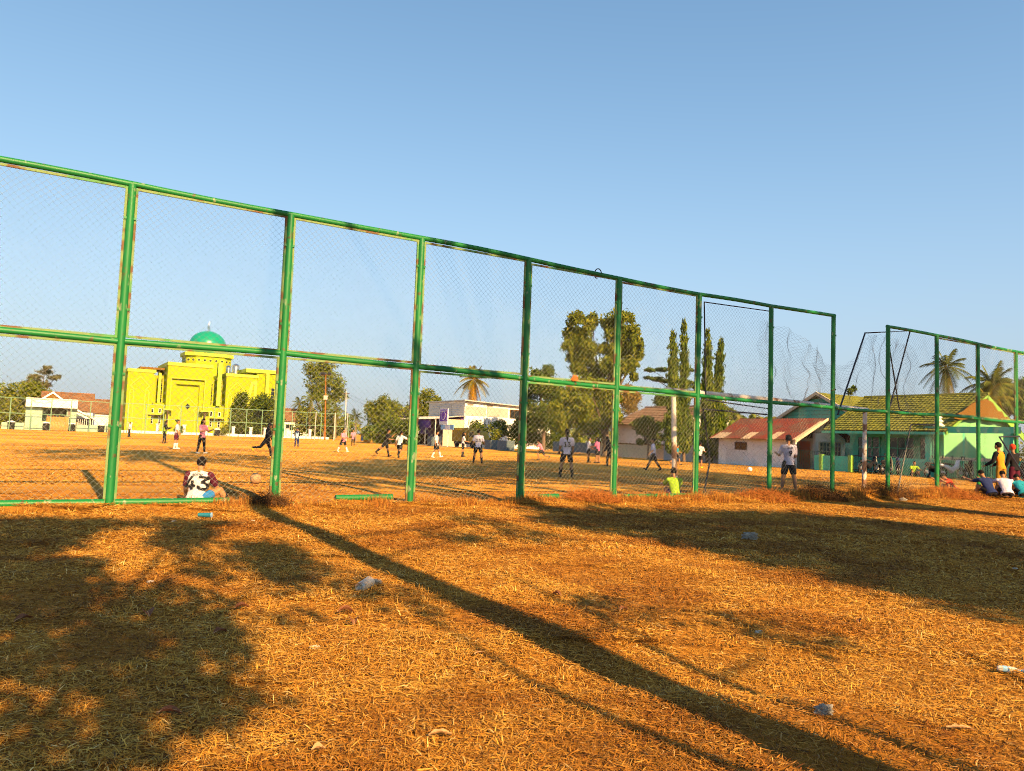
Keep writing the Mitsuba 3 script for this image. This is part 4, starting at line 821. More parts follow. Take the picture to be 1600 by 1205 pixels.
SHADE_R = [(11.83,1.48,6.74,0.58),(12.23,-3.36,7.13,0.51),(8.94,0.67,6.11,0.57),(9.14,0.58,6.86,0.45),(14.52,0.16,7.32,0.73),(9.25,2.2,7.01,0.54),(8.67,2.02,6.93,0.65),(9.44,-1.37,6.92,0.51),(14.18,-1.35,7.58,0.47),(12.8,0.1,6.09,0.66),(11.39,3.2,6.41,0.56),(11.81,-3.23,7.5,0.62),(10.41,-0.29,7.5,0.67),(11.63,1.93,6.05,0.52),(13.29,-2.18,7.59,0.69),(9.57,1.06,5.69,0.71),(12.49,4.53,6.05,0.62),(10.6,-1.79,7.01,0.57),(12.7,0.63,6.61,0.46),(12.77,-1.88,6.95,0.72),(12.56,-0.92,7.48,0.57),(8.16,3.29,5.93,0.54),(10.97,-4.15,6.95,0.57),(10.27,3.93,5.98,0.56),(12.35,-1.02,7.83,0.7),(9.45,2.11,5.78,0.68),(12.29,-2.17,6.89,0.67),(14.38,0.21,6.9,0.7),(11.3,0.46,7.7,0.73),(10.75,0.63,6.39,0.6),(11.89,-0.16,7.63,0.56),(14.06,1.74,6.91,0.74),(10.45,1.61,7.53,0.48),(12.49,4.08,5.89,0.71),(11.92,-4.63,7.4,0.65),(10.59,-0.04,5.78,0.58),(8.46,0.33,6.41,0.61),(10.3,-2.94,6.64,0.7),(8.69,0.83,7.02,0.49),(10.14,1.57,6.61,0.73),(12.74,-2.03,7.74,0.63),(14.87,1.1,7.68,0.56),(11.34,4.44,5.89,0.54),(9.35,4.53,5.73,0.72),(11.45,4.12,5.68,0.57),(9.26,-0.8,5.96,0.46),(10.14,1.31,7.36,0.56),(8.35,3.41,5.61,0.47),(12.45,1.58,6.74,0.55),(13.08,1.63,6.69,0.54),(10.8,0.05,6.17,0.58),(11.13,-4.67,6.9,0.74),(13.73,0.19,6.51,0.55),(13.69,1.38,7.19,0.57),(13.17,1.08,6.44,0.69),(11.25,-3.23,7.16,0.75),(11.95,0.57,7.58,0.61),(14,-2.27,7.77,0.72),(8.81,-0.04,7,0.56),(10.2,-0.28,6.95,0.61),(11.27,1.92,5.65,0.7),(8.56,0.21,7.6,0.61),(7.68,1.36,6.38,0.63),(9.96,-0.56,6.65,0.63),(13.95,2.18,6.02,0.56),(8.43,0.29,5.61,0.48),(13.04,-2.97,7.83,0.51),(13.72,2.98,6.03,0.66),(9.77,-0.5,7.17,0.56),(10.52,5.02,5.66,0.72),(11.18,2.98,6.2,0.66),(10.14,0.05,5.87,0.74),(11.03,-1.28,6.19,0.69),(11.08,-2.67,6.55,0.59),(12.64,-2.88,7,0.69),(13.19,0.46,7.13,0.46),(12.25,4.02,6.37,0.72),(7.67,2.76,6.19,0.73),(11.06,3.03,6.87,0.66),(13.82,1.13,7.78,0.51),(10.6,-0.15,6.78,0.5),(12.53,-4.51,7.49,0.56),(9.57,2.44,7.2,0.59)]
SHADE_M = [(11.39,6.11,15.84,0.83),(21.79,11.58,16,1.13),(21.56,1.65,14.97,0.89),(16.66,-0.23,15.55,1.26),(16.24,1.12,15.7,1.31),(23.03,9.35,14.45,1.06),(14.24,5.07,16.4,1.09),(20.98,1.34,16.72,1.45),(20.53,6.6,15.79,1.22),(17.12,11.99,16.72,1.47),(24.07,3.1,17.01,1.32),(17.2,3.14,16.59,1.27),(15.42,9.33,17.03,0.87),(22.76,9.61,15.17,1.01),(21.17,14.35,16.86,1),(17.56,15.57,14.52,1.36),(17.98,9.76,16.79,1.47),(15.56,8.13,14.5,0.83),(13.85,6.84,16.23,0.93),(22.44,13.63,16.19,1.41),(14.14,-0.44,14.99,1.47),(13.41,-0.52,16.42,0.82),(17.06,15.92,15.78,1.38),(11.16,13.28,14.97,1.01),(26.96,3.66,15.22,1.16),(15.97,10.58,14.34,1.01),(20.06,11.65,15.14,1.44),(22.78,13.42,14.42,1.32),(18.68,10.08,15.1,1.41),(11.61,5.74,14.6,1.23),(12.51,10.51,15.89,1.3),(17.44,4.17,15.31,1.14),(8.53,10.06,14.55,1.19),(20.83,9.07,15.49,0.92),(23.88,4.51,14.87,1.11),(19.05,14.19,16.29,1.03),(15.28,2.91,16.54,1.36),(13.95,12.14,16.73,1.35),(11.45,1.05,15.83,1.45),(15.17,8.6,16.08,1.31),(19.47,8.68,16.88,0.85),(25.13,0.65,16.31,1.19),(14.31,-4.24,17,1.02),(9.94,1.16,15.34,1.15),(18.39,12.6,15.52,1.14),(8.85,3.91,14.78,1.49),(23.68,6.56,15.33,0.8),(15.55,-0.8,17.03,1.2),(9.95,3.1,16.69,1.09),(23.37,0.88,16.69,0.81),(20.92,3.74,15.88,0.81),(10.14,11.7,14.57,1.11),(12.75,0.72,14.94,1.12),(19.34,1.23,15.81,0.85),(12.04,-3.04,16.19,1.44),(18.87,7.46,14.53,1.05),(16.01,15.02,14.5,1.15),(10.81,1.19,14.53,1.32),(22.04,3.2,14.31,1.22),(11.4,3.8,14.66,0.85),(16.98,7.8,16.58,1.26),(12.75,4.89,14.3,1.17),(19.64,2.8,17.06,0.97),(26.83,3.08,16.19,1.13),(17.03,14.98,15.27,1.23),(22.88,13.61,15.02,0.81),(8.68,7.59,14.67,1.32),(14.26,14.57,14.46,0.86),(15.67,11.57,16.94,1.05),(24.91,9.43,16.13,1.26),(21.33,12.7,14.58,0.86),(21.52,11.12,14.79,1.32),(14.32,6.47,15.17,0.93),(23.28,4.73,16.92,1.23),(18.73,7.65,15.65,1.38),(13.19,8.92,15.69,1.32),(10.72,3.88,15.36,1.28),(15.49,-0.24,16.14,1.05),(13.74,3.52,16.87,1.2),(11.52,8.36,15.61,1.23),(19.81,13.24,15.39,1.19),(18.9,-0.46,15.91,1.4),(16.74,9.25,16.6,1.18),(19.39,-1.19,17.07,0.86),(20.45,7.28,14.79,0.85),(25.51,7.83,14.8,1.07),(26.07,6.91,16.69,0.84),(24.61,7.13,14.59,1.42),(21.23,2.07,15.52,1.12),(26.83,5.63,15.37,1.22),(9.91,12.85,14.64,1.13),(19.74,0.14,15.48,1.16),(8.91,0.92,14.57,1.45),(16.8,6.57,16.56,1.02),(19.04,16.36,14.68,1.13),(21.75,12.21,16.64,1.21),(17.42,9.67,15.97,1.26),(15.9,3.93,15.22,1.39),(25.32,2.16,17.01,0.97),(17.11,19.35,14.36,1.42),(10.64,5.78,14.94,0.97),(19.92,4.83,16.6,1.08),(14.83,7.78,14.99,1.11),(10.04,10.05,15.68,1.08),(13.82,17.13,14.44,1.31),(19.99,2.29,16.75,0.94),(22,4.63,15.34,0.82),(11.02,2.19,16.73,1.36),(25.29,2.71,15.09,1.33),(18.6,0.51,16.78,0.94),(11.93,1.29,10.91,0.42),(6.11,2.19,9.71,0.54),(14.31,2.96,10.43,0.52),(9.21,2.79,9.75,0.41),(7.91,2.82,9.69,0.41),(16.87,6.21,9.79,0.52),(17.69,5.98,9.75,0.59),(14.64,3.65,10.62,0.63),(11.9,3.78,9.65,0.5),(15.91,5.56,9.59,0.51),(15.02,4.67,10.19,0.47),(14.34,4.77,9.59,0.45),(5.95,0.83,10.58,0.44),(18.8,7.17,9.64,0.61)]
SHADE_N = [(2.79,8.81,16.8,0.97),(6.24,4.08,17.54,0.9),(2.87,2.68,17.58,0.66),(3.28,5.36,18.05,0.77),(-0.65,1.05,17.76,1.03),(2.03,8.73,17.4,1.04),(6.76,1.59,16.74,1.1),(-2.22,9.59,16.23,0.96),(5.45,-0.58,18.25,1.09),(5.15,7.58,17.3,0.83),(5.89,0.53,17.24,0.7),(5,-1.78,17.78,0.92),(-1.78,7.64,16.06,1.05),(-2.01,6.48,17.53,0.93),(6.43,4,16.83,0.88),(0.69,1.93,16.8,0.67),(4.84,2.75,18.25,0.61),(3.53,5.54,15.51,1.01),(0.62,-0.16,16.47,1.05),(2.3,9.15,15.56,0.64),(3.08,1.84,17.15,1.07),(3.92,-2.59,18.43,0.82),(-0.65,2.41,17.77,0.8),(-0.56,8.91,17.39,0.74),(2.04,4.92,18.35,1),(-1.3,6.92,15.62,0.69),(-1.9,4.39,17.68,1.05),(-0.4,5.01,15.91,0.85),(-2.36,8.28,17.48,0.68),(1.4,5.41,16.79,0.78),(-0.49,9.12,16.49,0.87),(-3.76,5.66,16.05,1.04),(5.82,6.33,17.12,0.8),(5.16,0.06,16.5,0.69)]
mat('bark', (.16, .11, .075), .9, .1)
mat('palm_bark', (.24, .18, .13), .9, .1)
mat('pale_stem', (.50, .42, .30), .8, .2)
scene['leaf'] = dict(type='principledthin', base_color=VC, roughness=.55, diff_trans=.5, spec_trans=0.0, eta=1.4)
GREENS = dict(
    olive=[(.195, .225, .028), (.15, .19, .026), (.265, .265, .034), (.085, .12, .02)],
    dark=[(.085, .135, .026), (.11, .155, .026), (.055, .085, .02), (.165, .185, .03)],
    fresh=[(.135, .185, .024), (.10, .15, .022), (.185, .21, .028), (.06, .10, .018)],
    dry=[(.26, .17, .03), (.20, .14, .03), (.32, .22, .06), (.13, .11, .03)],
    grey=[(.16, .15, .06), (.12, .12, .05), (.20, .17, .07)])
def leafcloud(clumps, n, size, seed, droop=0.0, aspect=.55, hole=.0, cols='olive', freq=.8):
    r = np.random.default_rng(seed); c = np.asarray(clumps, float)
    if c.shape[1] == 4: c = np.hstack([c, c[:, 3:4]])
    w = c[:, 3] ** 2; idx = r.choice(len(c), n, p=w / w.sum())
    d = r.normal(size=(n, 3)); d /= np.linalg.norm(d, axis=1, keepdims=True)
    rad = .30 + .85 * r.random(n) ** .7 + .22 * np.abs(r.normal(0, 1, n)) * (r.random(n) < .3)
    rad *= .75 + .5 * meshkit.fbm(d * 1.9 + idx[:, None] * 7.3, 2, seed)
    p = c[idx, :3] + d * rad[:, None] * np.stack([c[idx, 3], c[idx, 3], c[idx, 4]], 1)
    keep = (meshkit.fbm(p * freq / max(.3, float(np.median(c[:, 3]))), 3, seed + 3) > hole) & (p[:, 2] > .05)
    p, d, idx = p[keep], d[keep], idx[keep]; n = len(p)
    ax = r.normal(size=(n, 3)); ax[:, 2] = ax[:, 2] * .7 - droop * 2
    ax /= np.linalg.norm(ax, axis=1, keepdims=True)
    nr = r.normal(size=(n, 3)) + d * .8 + np.array([0, 0, .5]); sd = np.cross(ax, nr); sd /= np.linalg.norm(sd, axis=1, keepdims=True)
    L = size * r.uniform(.6, 1.4, n)[:, None]
    up_ = np.cross(sd, ax)
    v = np.stack([p - ax * L / 2, p + sd * L * aspect / 2 + up_ * L * .08, p + ax * L / 2, p - sd * L * aspect / 2 + up_ * L * .08], 1).reshape(-1, 3)
    f = (np.array([[0, 1, 2], [0, 2, 3]])[None] + np.arange(n)[:, None, None] * 4).reshape(-1, 3)
    G = np.array(GREENS[cols]); tone = r.uniform(.7, 1.25, n) * (1 + .35 * (meshkit.noise(idx[:, None] * np.array([[1.7, 2.3, 3.1]]), seed) - .5))
    col = G[r.choice(len(G), n)] * tone[:, None]
    return trimesh.Trimesh(v, f, process=False), np.repeat(np.clip(col, 0, .8), 4, 0)
def limbs(base, clumps, r0, fork, seed, k=7, every=1, lean=(0, 0)):
    r = np.random.default_rng(seed); c = np.asarray(clumps, float); base = np.asarray(base, float)
    top = np.array([base[0] + lean[0], base[1] + lean[1], fork])
    trunk = MB().tube(np.array([base + [0, 0, -.2], base * [1, 1, 0] + [0, 0, .25], base + (top - base) * .5 + [*r.normal(0, .06, 2) * r0 * 4, 0], top]), [r0 * 1.5, r0 * 1.1, r0 * .9, r0 * .75], 10)
    br = MB()
    for q in c[::every]:
        e = q[:3]; mid = top * .45 + e * .55 + np.array([*r.normal(0, .12, 2), .1]) * np.linalg.norm(e - top) * .5
        s = top - np.array([0, 0, r.uniform(0, .25) * (fork - base[2])])
        t = np.linspace(0, 1, 5)[:, None]
        br.tube((1 - t) ** 2 * s + 2 * t * (1 - t) * mid + t * t * e, np.linspace(r0 * .45, r0 * .08, 5), 5)
    return trunk, br
def tree(name, label, cat, key, n, size, r0=.16, fork=1.6, cols='olive', droop=0, hole=.36, group=None, every=1, aspect=.55, bark='bark', seed=None):
    bx, by, cl = TREE[key] if isinstance(key, str) else key
    seed = seed or (sum(map(ord, str(key)[:12])) % 997)
    t = thing(name, label, cat, group)
    tr, br = limbs((bx, by, 0), cl, r0, fork, seed, every=every)
    put(t, 'trunk', tr, bark, True); k = put(t, 'crown', *(leafcloud(cl, n, size, seed, droop, aspect, hole, cols)[0:1]), 'leaf', color=None) if False else None
    m, c = leafcloud(cl, n, size, seed, droop, aspect, hole, cols)
    k = put(t, 'crown', m, 'leaf', color=c)
    put(t, 'limbs', br, bark, True)
    return t
def plant(name, label, cat, key, n, size, cols='dark', hole=.3, r0=.06, fork=.5, **kw): return tree(name, label, cat, key, n, size, r0, fork, cols, hole=hole, **kw)

tree('bush_tree', 'yellowish leafy tree at the far left behind the far fence', 'tree', 'bushL1', 8000, .42, .2, 2.2, 'olive')
tree('bush_tree', 'leafy tree just left of the pale green shop', 'tree', 'bushL2', 7500, .42, .2, 2.2, 'olive')
tree('sparse_tree', 'thin flat-topped tree with see-through branches behind the pale green shop', 'tree', 'sparse', 2600, .40, .2, 5.5, 'grey', hole=.40)
tree('yard_tree', 'narrow dark tree in front of the right wing of the mosque', 'tree', 'mos1', 4500, .40, .12, 1.5, 'dark')
tree('yard_tree', 'broad dark tree at the right corner of the mosque', 'tree', 'mos2', 6500, .42, .15, 1.8, 'dark')
tree('tall_tree', 'tall ragged tree rising above the palms right of the mosque', 'tree', 'mid_tall', 9000, .45, .3, 5, 'olive', hole=.40)
tree('dense_tree', 'low dense foliage under the palms right of the mosque', 'tree', 'mid_low', 8000, .45, .2, 1.5, 'olive')
tree('round_bush', 'round green bush tree, upper one left of the white building', 'tree', 'bushM1', 6500, .34, .14, 1.8, 'olive')
tree('round_bush', 'low dark spreading bush beside the orange roofed hut', 'bush', 'bushM2', 7500, .32, .1, .8, 'dark')
tree('round_tree', 'rounded sunlit tree behind the canopy shop', 'tree', 'roundM', 8000, .36, .2, 3, 'olive')
tree('dark_tree', 'large dark green tree left of the big willowy tree', 'tree', 'darkL', 11000, .34, .25, 3, 'dark')
plant('shrub', 'dark shrub directly behind the player with the shirt number 15', 'bush', 'shrubW', 2600, .26)
plant('shrub', 'small yellowing shrub against the white building wall', 'bush', 'shrubW2', 3000, .26, 'olive', .38)
plant('shrub', 'wide dark shrub mass right of the white building', 'bush', 'shrubW3', 7500, .28, 'dark')
tree('willowy_tree', 'big willowy tree, its left upper crown against the sky', 'tree', 'big_left', 13000, .36, .28, 4.5, 'olive', .5, .33, aspect=.42)
tree('willowy_tree', 'big willowy tree, its right upper crown against the sky', 'tree', 'big_right', 13000, .36, .28, 4.5, 'olive', .5, .36, aspect=.42)
tree('willowy_tree', 'broad dark-trunked tree whose low crown fills in under the two tall crowns', 'tree', 'big_low', 15000, .36, .3, 2.2, 'olive', .6, .32, aspect=.42)
tree('small_tree', 'small dark tree in front of the low brown tiled house', 'tree', 'small_dark', 5000, .22, .09, 1.3, 'dark', hole=.36)
plant('hedge', 'low clipped dark hedge below the small dark tree', 'hedge', (12.0, 76, [(10.9 + .3 * i, 76 - .25 * i, .45, .42, .42) for i in range(11)]), 4500, .13, 'dark', .2)
tree('background_tree', 'sunlit orange-green tree behind the low brown tiled house', 'tree', 'bgA', 3500, .34, .15, 4, 'dry')
tree('background_tree', 'small dark tree behind the roof of the low brown tiled house', 'tree', 'bgB', 2600, .3, .12, 4, 'dark')
tree('terraced_tree', 'tree with flat layered branches reaching out from behind the column trees', 'tree', 'terrace', 3600, .24, .12, 6.0, 'dark', hole=.30)
tree('background_tree', 'tree clump right behind the shortest column tree', 'tree', 'bgC', 3200, .28, .1, 2.5, 'olive')
tree('background_tree', 'small tree top showing above the olive roof left of the gap', 'tree', 'bgD', 500, .22, .06, 6.6, 'dark')
tree('background_tree', 'tangled green tree among the palms at the right edge', 'tree', 'palm_bush', 11000, .34, .2, 4, 'dark', hole=.37)

# drooping column trees
def column_tree(label, base, top, lean, skirts, seed, wide=.40):
    b = np.array([*base, 0.0]); H = top; r = np.random.default_rng(seed)
    cl = []
    for i in range(26):
        t = .10 + .9 * i / 25
        q = b + np.array([lean[0] * t, lean[1] * t, H * t])
        w_ = wide * (.35 + .9 * (1 - t) ** .5) * (1 + .2 * math.sin(i * 2.1))
        cl.append((*q, w_, .33))
    for s in skirts: cl.append(s)
    t = thing('column_tree', label, 'tree', None)
    put(t, 'trunk', MB().tube([b + [0, 0, -.2], b + [lean[0] * .5, lean[1] * .5, H * .5], b + [lean[0], lean[1], H * .97]], [.12, .08, .02], 7), 'bark', True)
    m, c = leafcloud(cl, 7000, .32, seed, 1.6, .32, .35, 'fresh'); put(t, 'crown', m, 'leaf', color=c)
column_tree('first slim drooping column tree from the left, beside the white goal post', (12.1, 57), 9.5, (-.2, 0), [(12.4, 57, 2.2, .7, .9)], 1)
column_tree('tallest slim drooping column tree, second from the left', (13.0, 57.4), 10.4, (-.2, 0), [(13.0, 57.2, 2.4, .7, 1.0)], 2, .36)
column_tree('third slim drooping column tree, just right of a green fence post', (14.6, 57), 9.7, (-.1, 0), [(14.9, 56.6, 2.0, .85, 1.2), (15.2, 56.5, 3.4, .7, 1.0)], 3)
column_tree('rightmost slim column tree, leaning to the right at the top', (15.0, 57.3), 9.1, (.6, 0), [(15.4, 57, 3.2, .7, 1.1)], 4)

# palms
def frond(m, cols, o, az, el, L, sag, n, leaf, r, tone, droop=.5, rach='thin'):
    t = np.linspace(0, 1, 9); h = np.array([math.cos(az), math.sin(az), 0])
    p = o + np.outer(t * L * math.cos(el) * (1 - .12 * t), h) + np.outer(t * L * math.sin(el) - sag * L * t ** 2.2, [0, 0, 1])
    rk = MB().tube(p, np.linspace(.028, .006, 9) * L / 3, 4, cap=False); v_, f_ = np.vstack(rk.v), np.vstack(rk.f)
    m.add(v_, f_); cols.append(np.tile(np.array([.20, .16, .05]) * tone, (len(v_), 1)))
    ts = np.linspace(.12, 1, n); P = np.stack([np.interp(ts, t, p[:, i]) for i in range(3)], 1)
    D = np.gradient(P, axis=0); D /= np.linalg.norm(D, axis=1, keepdims=True)
    S = np.cross(D, [0, 0, 1.0]); S /= np.maximum(np.linalg.norm(S, axis=1, keepdims=True), 1e-6)
    ll = leaf * np.sin(np.pi * np.clip(ts * .85 + .12, 0, 1)) ** .6
    for sg in (-1, 1):
        tip = P + S * sg * ll[:, None] * .75 + D * ll[:, None] * .45 - np.array([0, 0, 1]) * (ll * (droop + r.uniform(-.15, .15, n)))[:, None]
        w_ = .035 * leaf / .7
        v = np.stack([P - D * w_, P + D * w_, tip], 1).reshape(-1, 3)
        m.add(v, np.arange(len(v)).reshape(-1, 3)); cols.append(np.repeat(np.array(PALMC)[r.choice(len(PALMC), n)] * tone, 3, 0))
PALMC = [(.10, .12, .03), (.08, .10, .03), (.13, .14, .035)]
def palm(label, base, top, nf, L, seed, tone=(1, 1, 1), leaf=.7, tr=.16, curve=(0, 0), low=-.5, dead=3, n=34, cat='palm tree'):
    r = np.random.default_rng(seed); b, tp = np.array([*base, -.2]), np.array(top, float)
    t = thing('palm_tree', label, cat)
    s = np.linspace(0, 1, 30)[:, None]
    mid = (b + tp) / 2 + np.array([curve[0], curve[1], 0])
    pts = (1 - s) ** 2 * b + 2 * s * (1 - s) * mid + s * s * tp
    put(t, 'trunk', MB().tube(pts, np.linspace(tr, tr * .62, 30) * (1 + .09 * r.normal(size=30)), 10), 'palm_bark', True)
    for i in range(nf):
        az = i * 2.399 + r.uniform(-.3, .3); q = (i + .5) / nf
        el = 1.35 - (1.35 - low) * q ** .9 + r.uniform(-.1, .1); m, c = MB(), []
        isdead = i >= nf - dead
        tn = np.array(tone) * r.uniform(.8, 1.2) * (np.array([2.0, 1.3, .9]) if isdead else 1)
        frond(m, c, tp, az, el - .5 * isdead, L * r.uniform(.8, 1.1) * (.8 if isdead else 1), .25 + .45 * q, n, leaf, r, tn, .45 + .5 * isdead)
        put(t, 'frond', m.mesh(), 'leaf', color=np.clip(np.vstack(c), 0, .8))
    return t
palm('yellowing coconut palm behind the white building', (-5.4, 118), (-5.9, 118, 10.2), 30, 3.5, 5, (1.9, 1.4, .8), 1.0, low=-1.1, dead=9)
for i, (x, y, z, L_) in enumerate(((-41.1, 149, 6.6, 2.4), (-38.6, 148, 7.6, 2.6), (-36.0, 149, 7.0, 2.5), (-33.4, 147, 5.8, 2.3))):
    palm(['short green palm, leftmost of the cluster right of the mosque', 'tallest short palm of the cluster right of the mosque', 'short palm just behind the floodlight pole', 'short palm rightmost of the cluster right of the mosque'][i], (x, y), (x, y, z), 16, L_, 20 + i, (1.2, 1.3, .9), .8, .2, low=-.8, dead=3, n=22)
palm('small dark palm beside the dark brown roof', (-25.0, 125), (-25.2, 125, 3.9), 14, 2.3, 31, (.8, .9, .8), .7, .14, low=-.3, dead=1, n=22)
palm('dark palm among the leafy trees left of the pale green shop', (-81, 131), (-81.8, 131, 6.6), 14, 2.6, 33, (.7, .85, .6), .8, .16, low=-.5, dead=1, n=22)
palm('tall coconut palm with bare trunk above the olive roof', (43.6, 76), (43.1, 76, 10.0), 26, 2.9, 40, (1.0, 1.1, 1.2), .8, .17, curve=(.3, 0), low=-.9, dead=5)
palm('bushy coconut palm behind the brown gable board', (46.9, 74), (46.4, 74, 8.2), 30, 3.2, 41, (1.3, 1.3, .9), .9, .2, low=-.8, dead=4)
palm('low palm with yellow fronds beside the brown gable board', (43.9, 70), (43.6, 70, 6.4), 14, 2.9, 42, (1.6, 1.3, .7), .75, .15, low=-.7, dead=5)
# banana plants
def banana(label, base, H, n, L, seed):
    r = np.random.default_rng(seed); t = thing('banana_plant', label, 'plant'); b = np.array([*base, 0.0])
    put(t, 'stem', MB().tube([b, b + [0, 0, H]], [.16, .09], 8), 'palm_bark', True)
    for i in range(n):
        az, el = i * 2.4 + r.uniform(-.4, .4), r.uniform(.5, 1.25); m = MB()
        tt = np.linspace(0, 1, 8); h = np.array([math.cos(az), math.sin(az), 0]); sdv = np.array([-h[1], h[0], 0])
        p = b + [0, 0, H] + np.outer(tt * L * math.cos(el), h) + np.outer(tt * L * math.sin(el) - .75 * L * tt ** 2.5, [0, 0, 1])
        w_ = .26 * np.sin(np.pi * np.clip(tt * .9 + .08, 0, 1)) ** .7
        v = np.stack([p - sdv * w_[:, None] - [0, 0, .08], p, p + sdv * w_[:, None] - [0, 0, .08]], 1).reshape(-1, 3)
        f = [[3 * k + j, 3 * k + j + 1, 3 * k + 4 + j, 3 * k + 3 + j] for k in range(7) for j in range(2)]
        m.add(v, f); cc = np.array([[.16, .20, .03], [.12, .16, .03], [.22, .2, .05]])[r.integers(3)]
        put(t, 'leaf', m.mesh(), 'leaf', color=np.tile(cc, (len(v), 1)))
for i, (x, y, H_) in enumerate(((19.3, 66, 3.2), (20.8, 67, 3.4), (22.0, 66, 3.3), (23.4, 67, 3.2), (24.6, 66, 3.0))):
    banana(['banana plant nearest the column trees', 'second banana plant behind the red roof', 'middle banana plant behind the red roof', 'fourth banana plant behind the red roof', 'last banana plant beside the teal gable'][i], (x, y), H_, 10, 2.3, 60 + i)

# ------------------------------------------------------------------ trees behind the camera whose shade falls on the ground in view
def shade_tree(label, spots, trunk_base, r0, fork, n, size, seed, cols='dark', every=4):
    tree('shade_tree', label, 'tree', (*trunk_base, spots), n, size, r0, fork, cols, hole=.0, every=every, seed=seed, aspect=.7)
shade_tree('low spreading tree behind the viewer casting the left-hand shade', SHADE_L, (1.15, -2.9), .12, 2.4, 8500, .13, 5, every=9)
shade_tree('broad tree out of view on the right casting the right-hand shade', SHADE_R, (10.2, -1.5), .28, 4.0, 10000, .25, 6)
shade_tree('high thin-crowned tree out of view casting shade streaks on the far left', SHADE_N, (9.0, 1.0), .25, 9.0, 2600, .34, 8)
shade_tree('tall tree out of view on the right casting shade on the field', SHADE_M, (17.5, 6.5), .4, 8.0, 11000, .40, 7)
palm('tall leaning coconut palm out of view on the right, its trunk shade crossing the grass', (2.58, 1.10), (1.05, 4.9, 16.6), 18, 3.6, 70, tr=.19, curve=(.47, -.8), leaf=.8)

# slender leaning stems out of view on the right whose thin shades run beside the trunk shade
st = thing('slender_tree', 'slender leaning many-stemmed tree out of view on the right', 'tree')
SK = np.array([.989, -1.647, 1.0])
def stem(g_, h0, h1, r0_, r1_):
    g_ = np.asarray(g_, float); n = len(g_); h = np.linspace(h0, h1, n)
    p = np.hstack([g_, np.zeros((n, 1))]) + h[:, None] * SK
    put(st, 'stem', MB().tube(p, np.linspace(r0_, r1_, n), 7), 'bark', True)
    return p
stem([(2.05, 2.95), (1.74, 3.47), (1.27, 4.27), (.85, 5.2), (.45, 6.27), (.1, 7.2)], 1.5, 5.2, .045, .018)
put(st, 'stem', MB().tube([[3.9, .1, -.2], [3.7, .2, .8], [3.53, .48, 1.5]], [.07, .055, .045], 7), 'bark', True)
put(st, 'stem', MB().tube([[2.9, -.2, -.2], [2.7, .1, .8], [2.48, .55, 1.4]], [.06, .045, .035], 7), 'bark', True)
tips = [stem([(1.1, 2.85), (.62, 3.45), (.18, 4.1), (-.35, 5.1), (-.72, 5.9)], 1.4, 4.4, .035, .012)[-1]]
for g_, h0, h1, r_ in (([(-.3, 5.95), (-.75, 6.1), (-1.25, 6.5)], 3.6, 4.4, .025), ([(-1.2, 7.7), (-1.0, 8.6), (-.4, 9.6)], 4.6, 5.6, .03), ([(.34, 4.9), (.75, 5.15), (.9, 5.9)], 2.8, 3.6, .02), ([(-.8, 7.0), (-1.6, 7.1), (-2.3, 7.6)], 4.2, 4.9, .025),
                       ([(-2.0, 9.0), (-1.3, 10.2), (-.3, 11.6)], 5.2, 6.6, .035), ([(1.3, 4.2), (1.7, 4.7), (1.9, 5.4)], 2.4, 3.2, .018)):
    tips.append(stem(g_, h0, h1, r_, r_ * .4)[-1])
cl = [(*q, .34, .25) for q in tips] + [(*(np.array([gx, gy, 0]) + h_ * SK), r_, r_ * .8) for gx, gy, h_, r_ in ((-1.75, 7.25, 5.0, .28), (-2.0, 7.8, 5.2, .30), (-2.4, 8.3, 5.4, .30), (-1.34, 5.17, 4.5, .2), (.3, 10.3, 6.2, .5), (-.6, 10.0, 6.2, .4), (1.2, 11.5, 6.5, .5), (-.5, 12.2, 6.8, .45))]
m, c = leafcloud(cl, 1500, .14, 93, .2, .6, .0, 'dark'); put(st, 'crown', m, 'leaf', color=c)
# ================================================================== PEOPLE
for n_, c_ in dict(skin=(.30, .145, .075), skin_tan=(.40, .19, .08), hair=(.012, .010, .010), white_cloth=(.62, .61, .64), lavender_cloth=(.50, .48, .62), black_cloth=(.016, .016, .02), navy_cloth=(.02, .03, .10),
                    pink_cloth=(.70, .24, .34), magenta_cloth=(.48, .12, .26), teal_cloth=(.02, .26, .36), lime_cloth=(.27, .44, .03), aqua_cloth=(.10, .42, .30), sky_cloth=(.28, .45, .66), blue_cloth=(.03, .18, .48),
                    orange_cloth=(.72, .24, .02), ochre_cloth=(.40, .20, .03), yellow_cloth=(.85, .70, .05), red_cloth=(.70, .06, .03), maroon_cloth=(.09, .015, .035), white_shoe=(.75, .73, .68)).items():
    mat(n_, c_, .55 if 'skin' in n_ else .9, .3 if 'skin' in n_ else .1)
_ico = trimesh.creation.icosphere(subdivisions=1).vertices
_ico2 = trimesh.creation.icosphere(subdivisions=2).vertices
def hullpts(*pr):
    return m3.Manifold.hull_points(np.vstack([np.asarray(p) + (_ico if np.max(r) > .012 else _ico[:12]) * np.asarray(r) for p, r in pr]))
def chain(pts, rs): return [hullpts((pts[i], rs[i]), (pts[i + 1], rs[i + 1])) for i in range(len(pts) - 1)]
def solid(parts, fine=None, folds=False):
    m = m3.Manifold.batch_boolean(parts, m3.OpType.Add)
    if fine: m = m.refine_to_length(fine)
    g_ = m.to_mesh(); t = trimesh.Trimesh(g_.vert_properties[:, :3], g_.tri_verts, process=True)
    if fine:
        trimesh.smoothing.filter_taubin(t, .5, .53, 8)
        if folds:
            q = t.vertices * [11, 11, 6]
            t.vertices = t.vertices + t.vertex_normals * ((np.abs(meshkit.fbm(q + 3.7, 3, 4) - .5) * 2) * .016 - .007)[:, None]
    return t
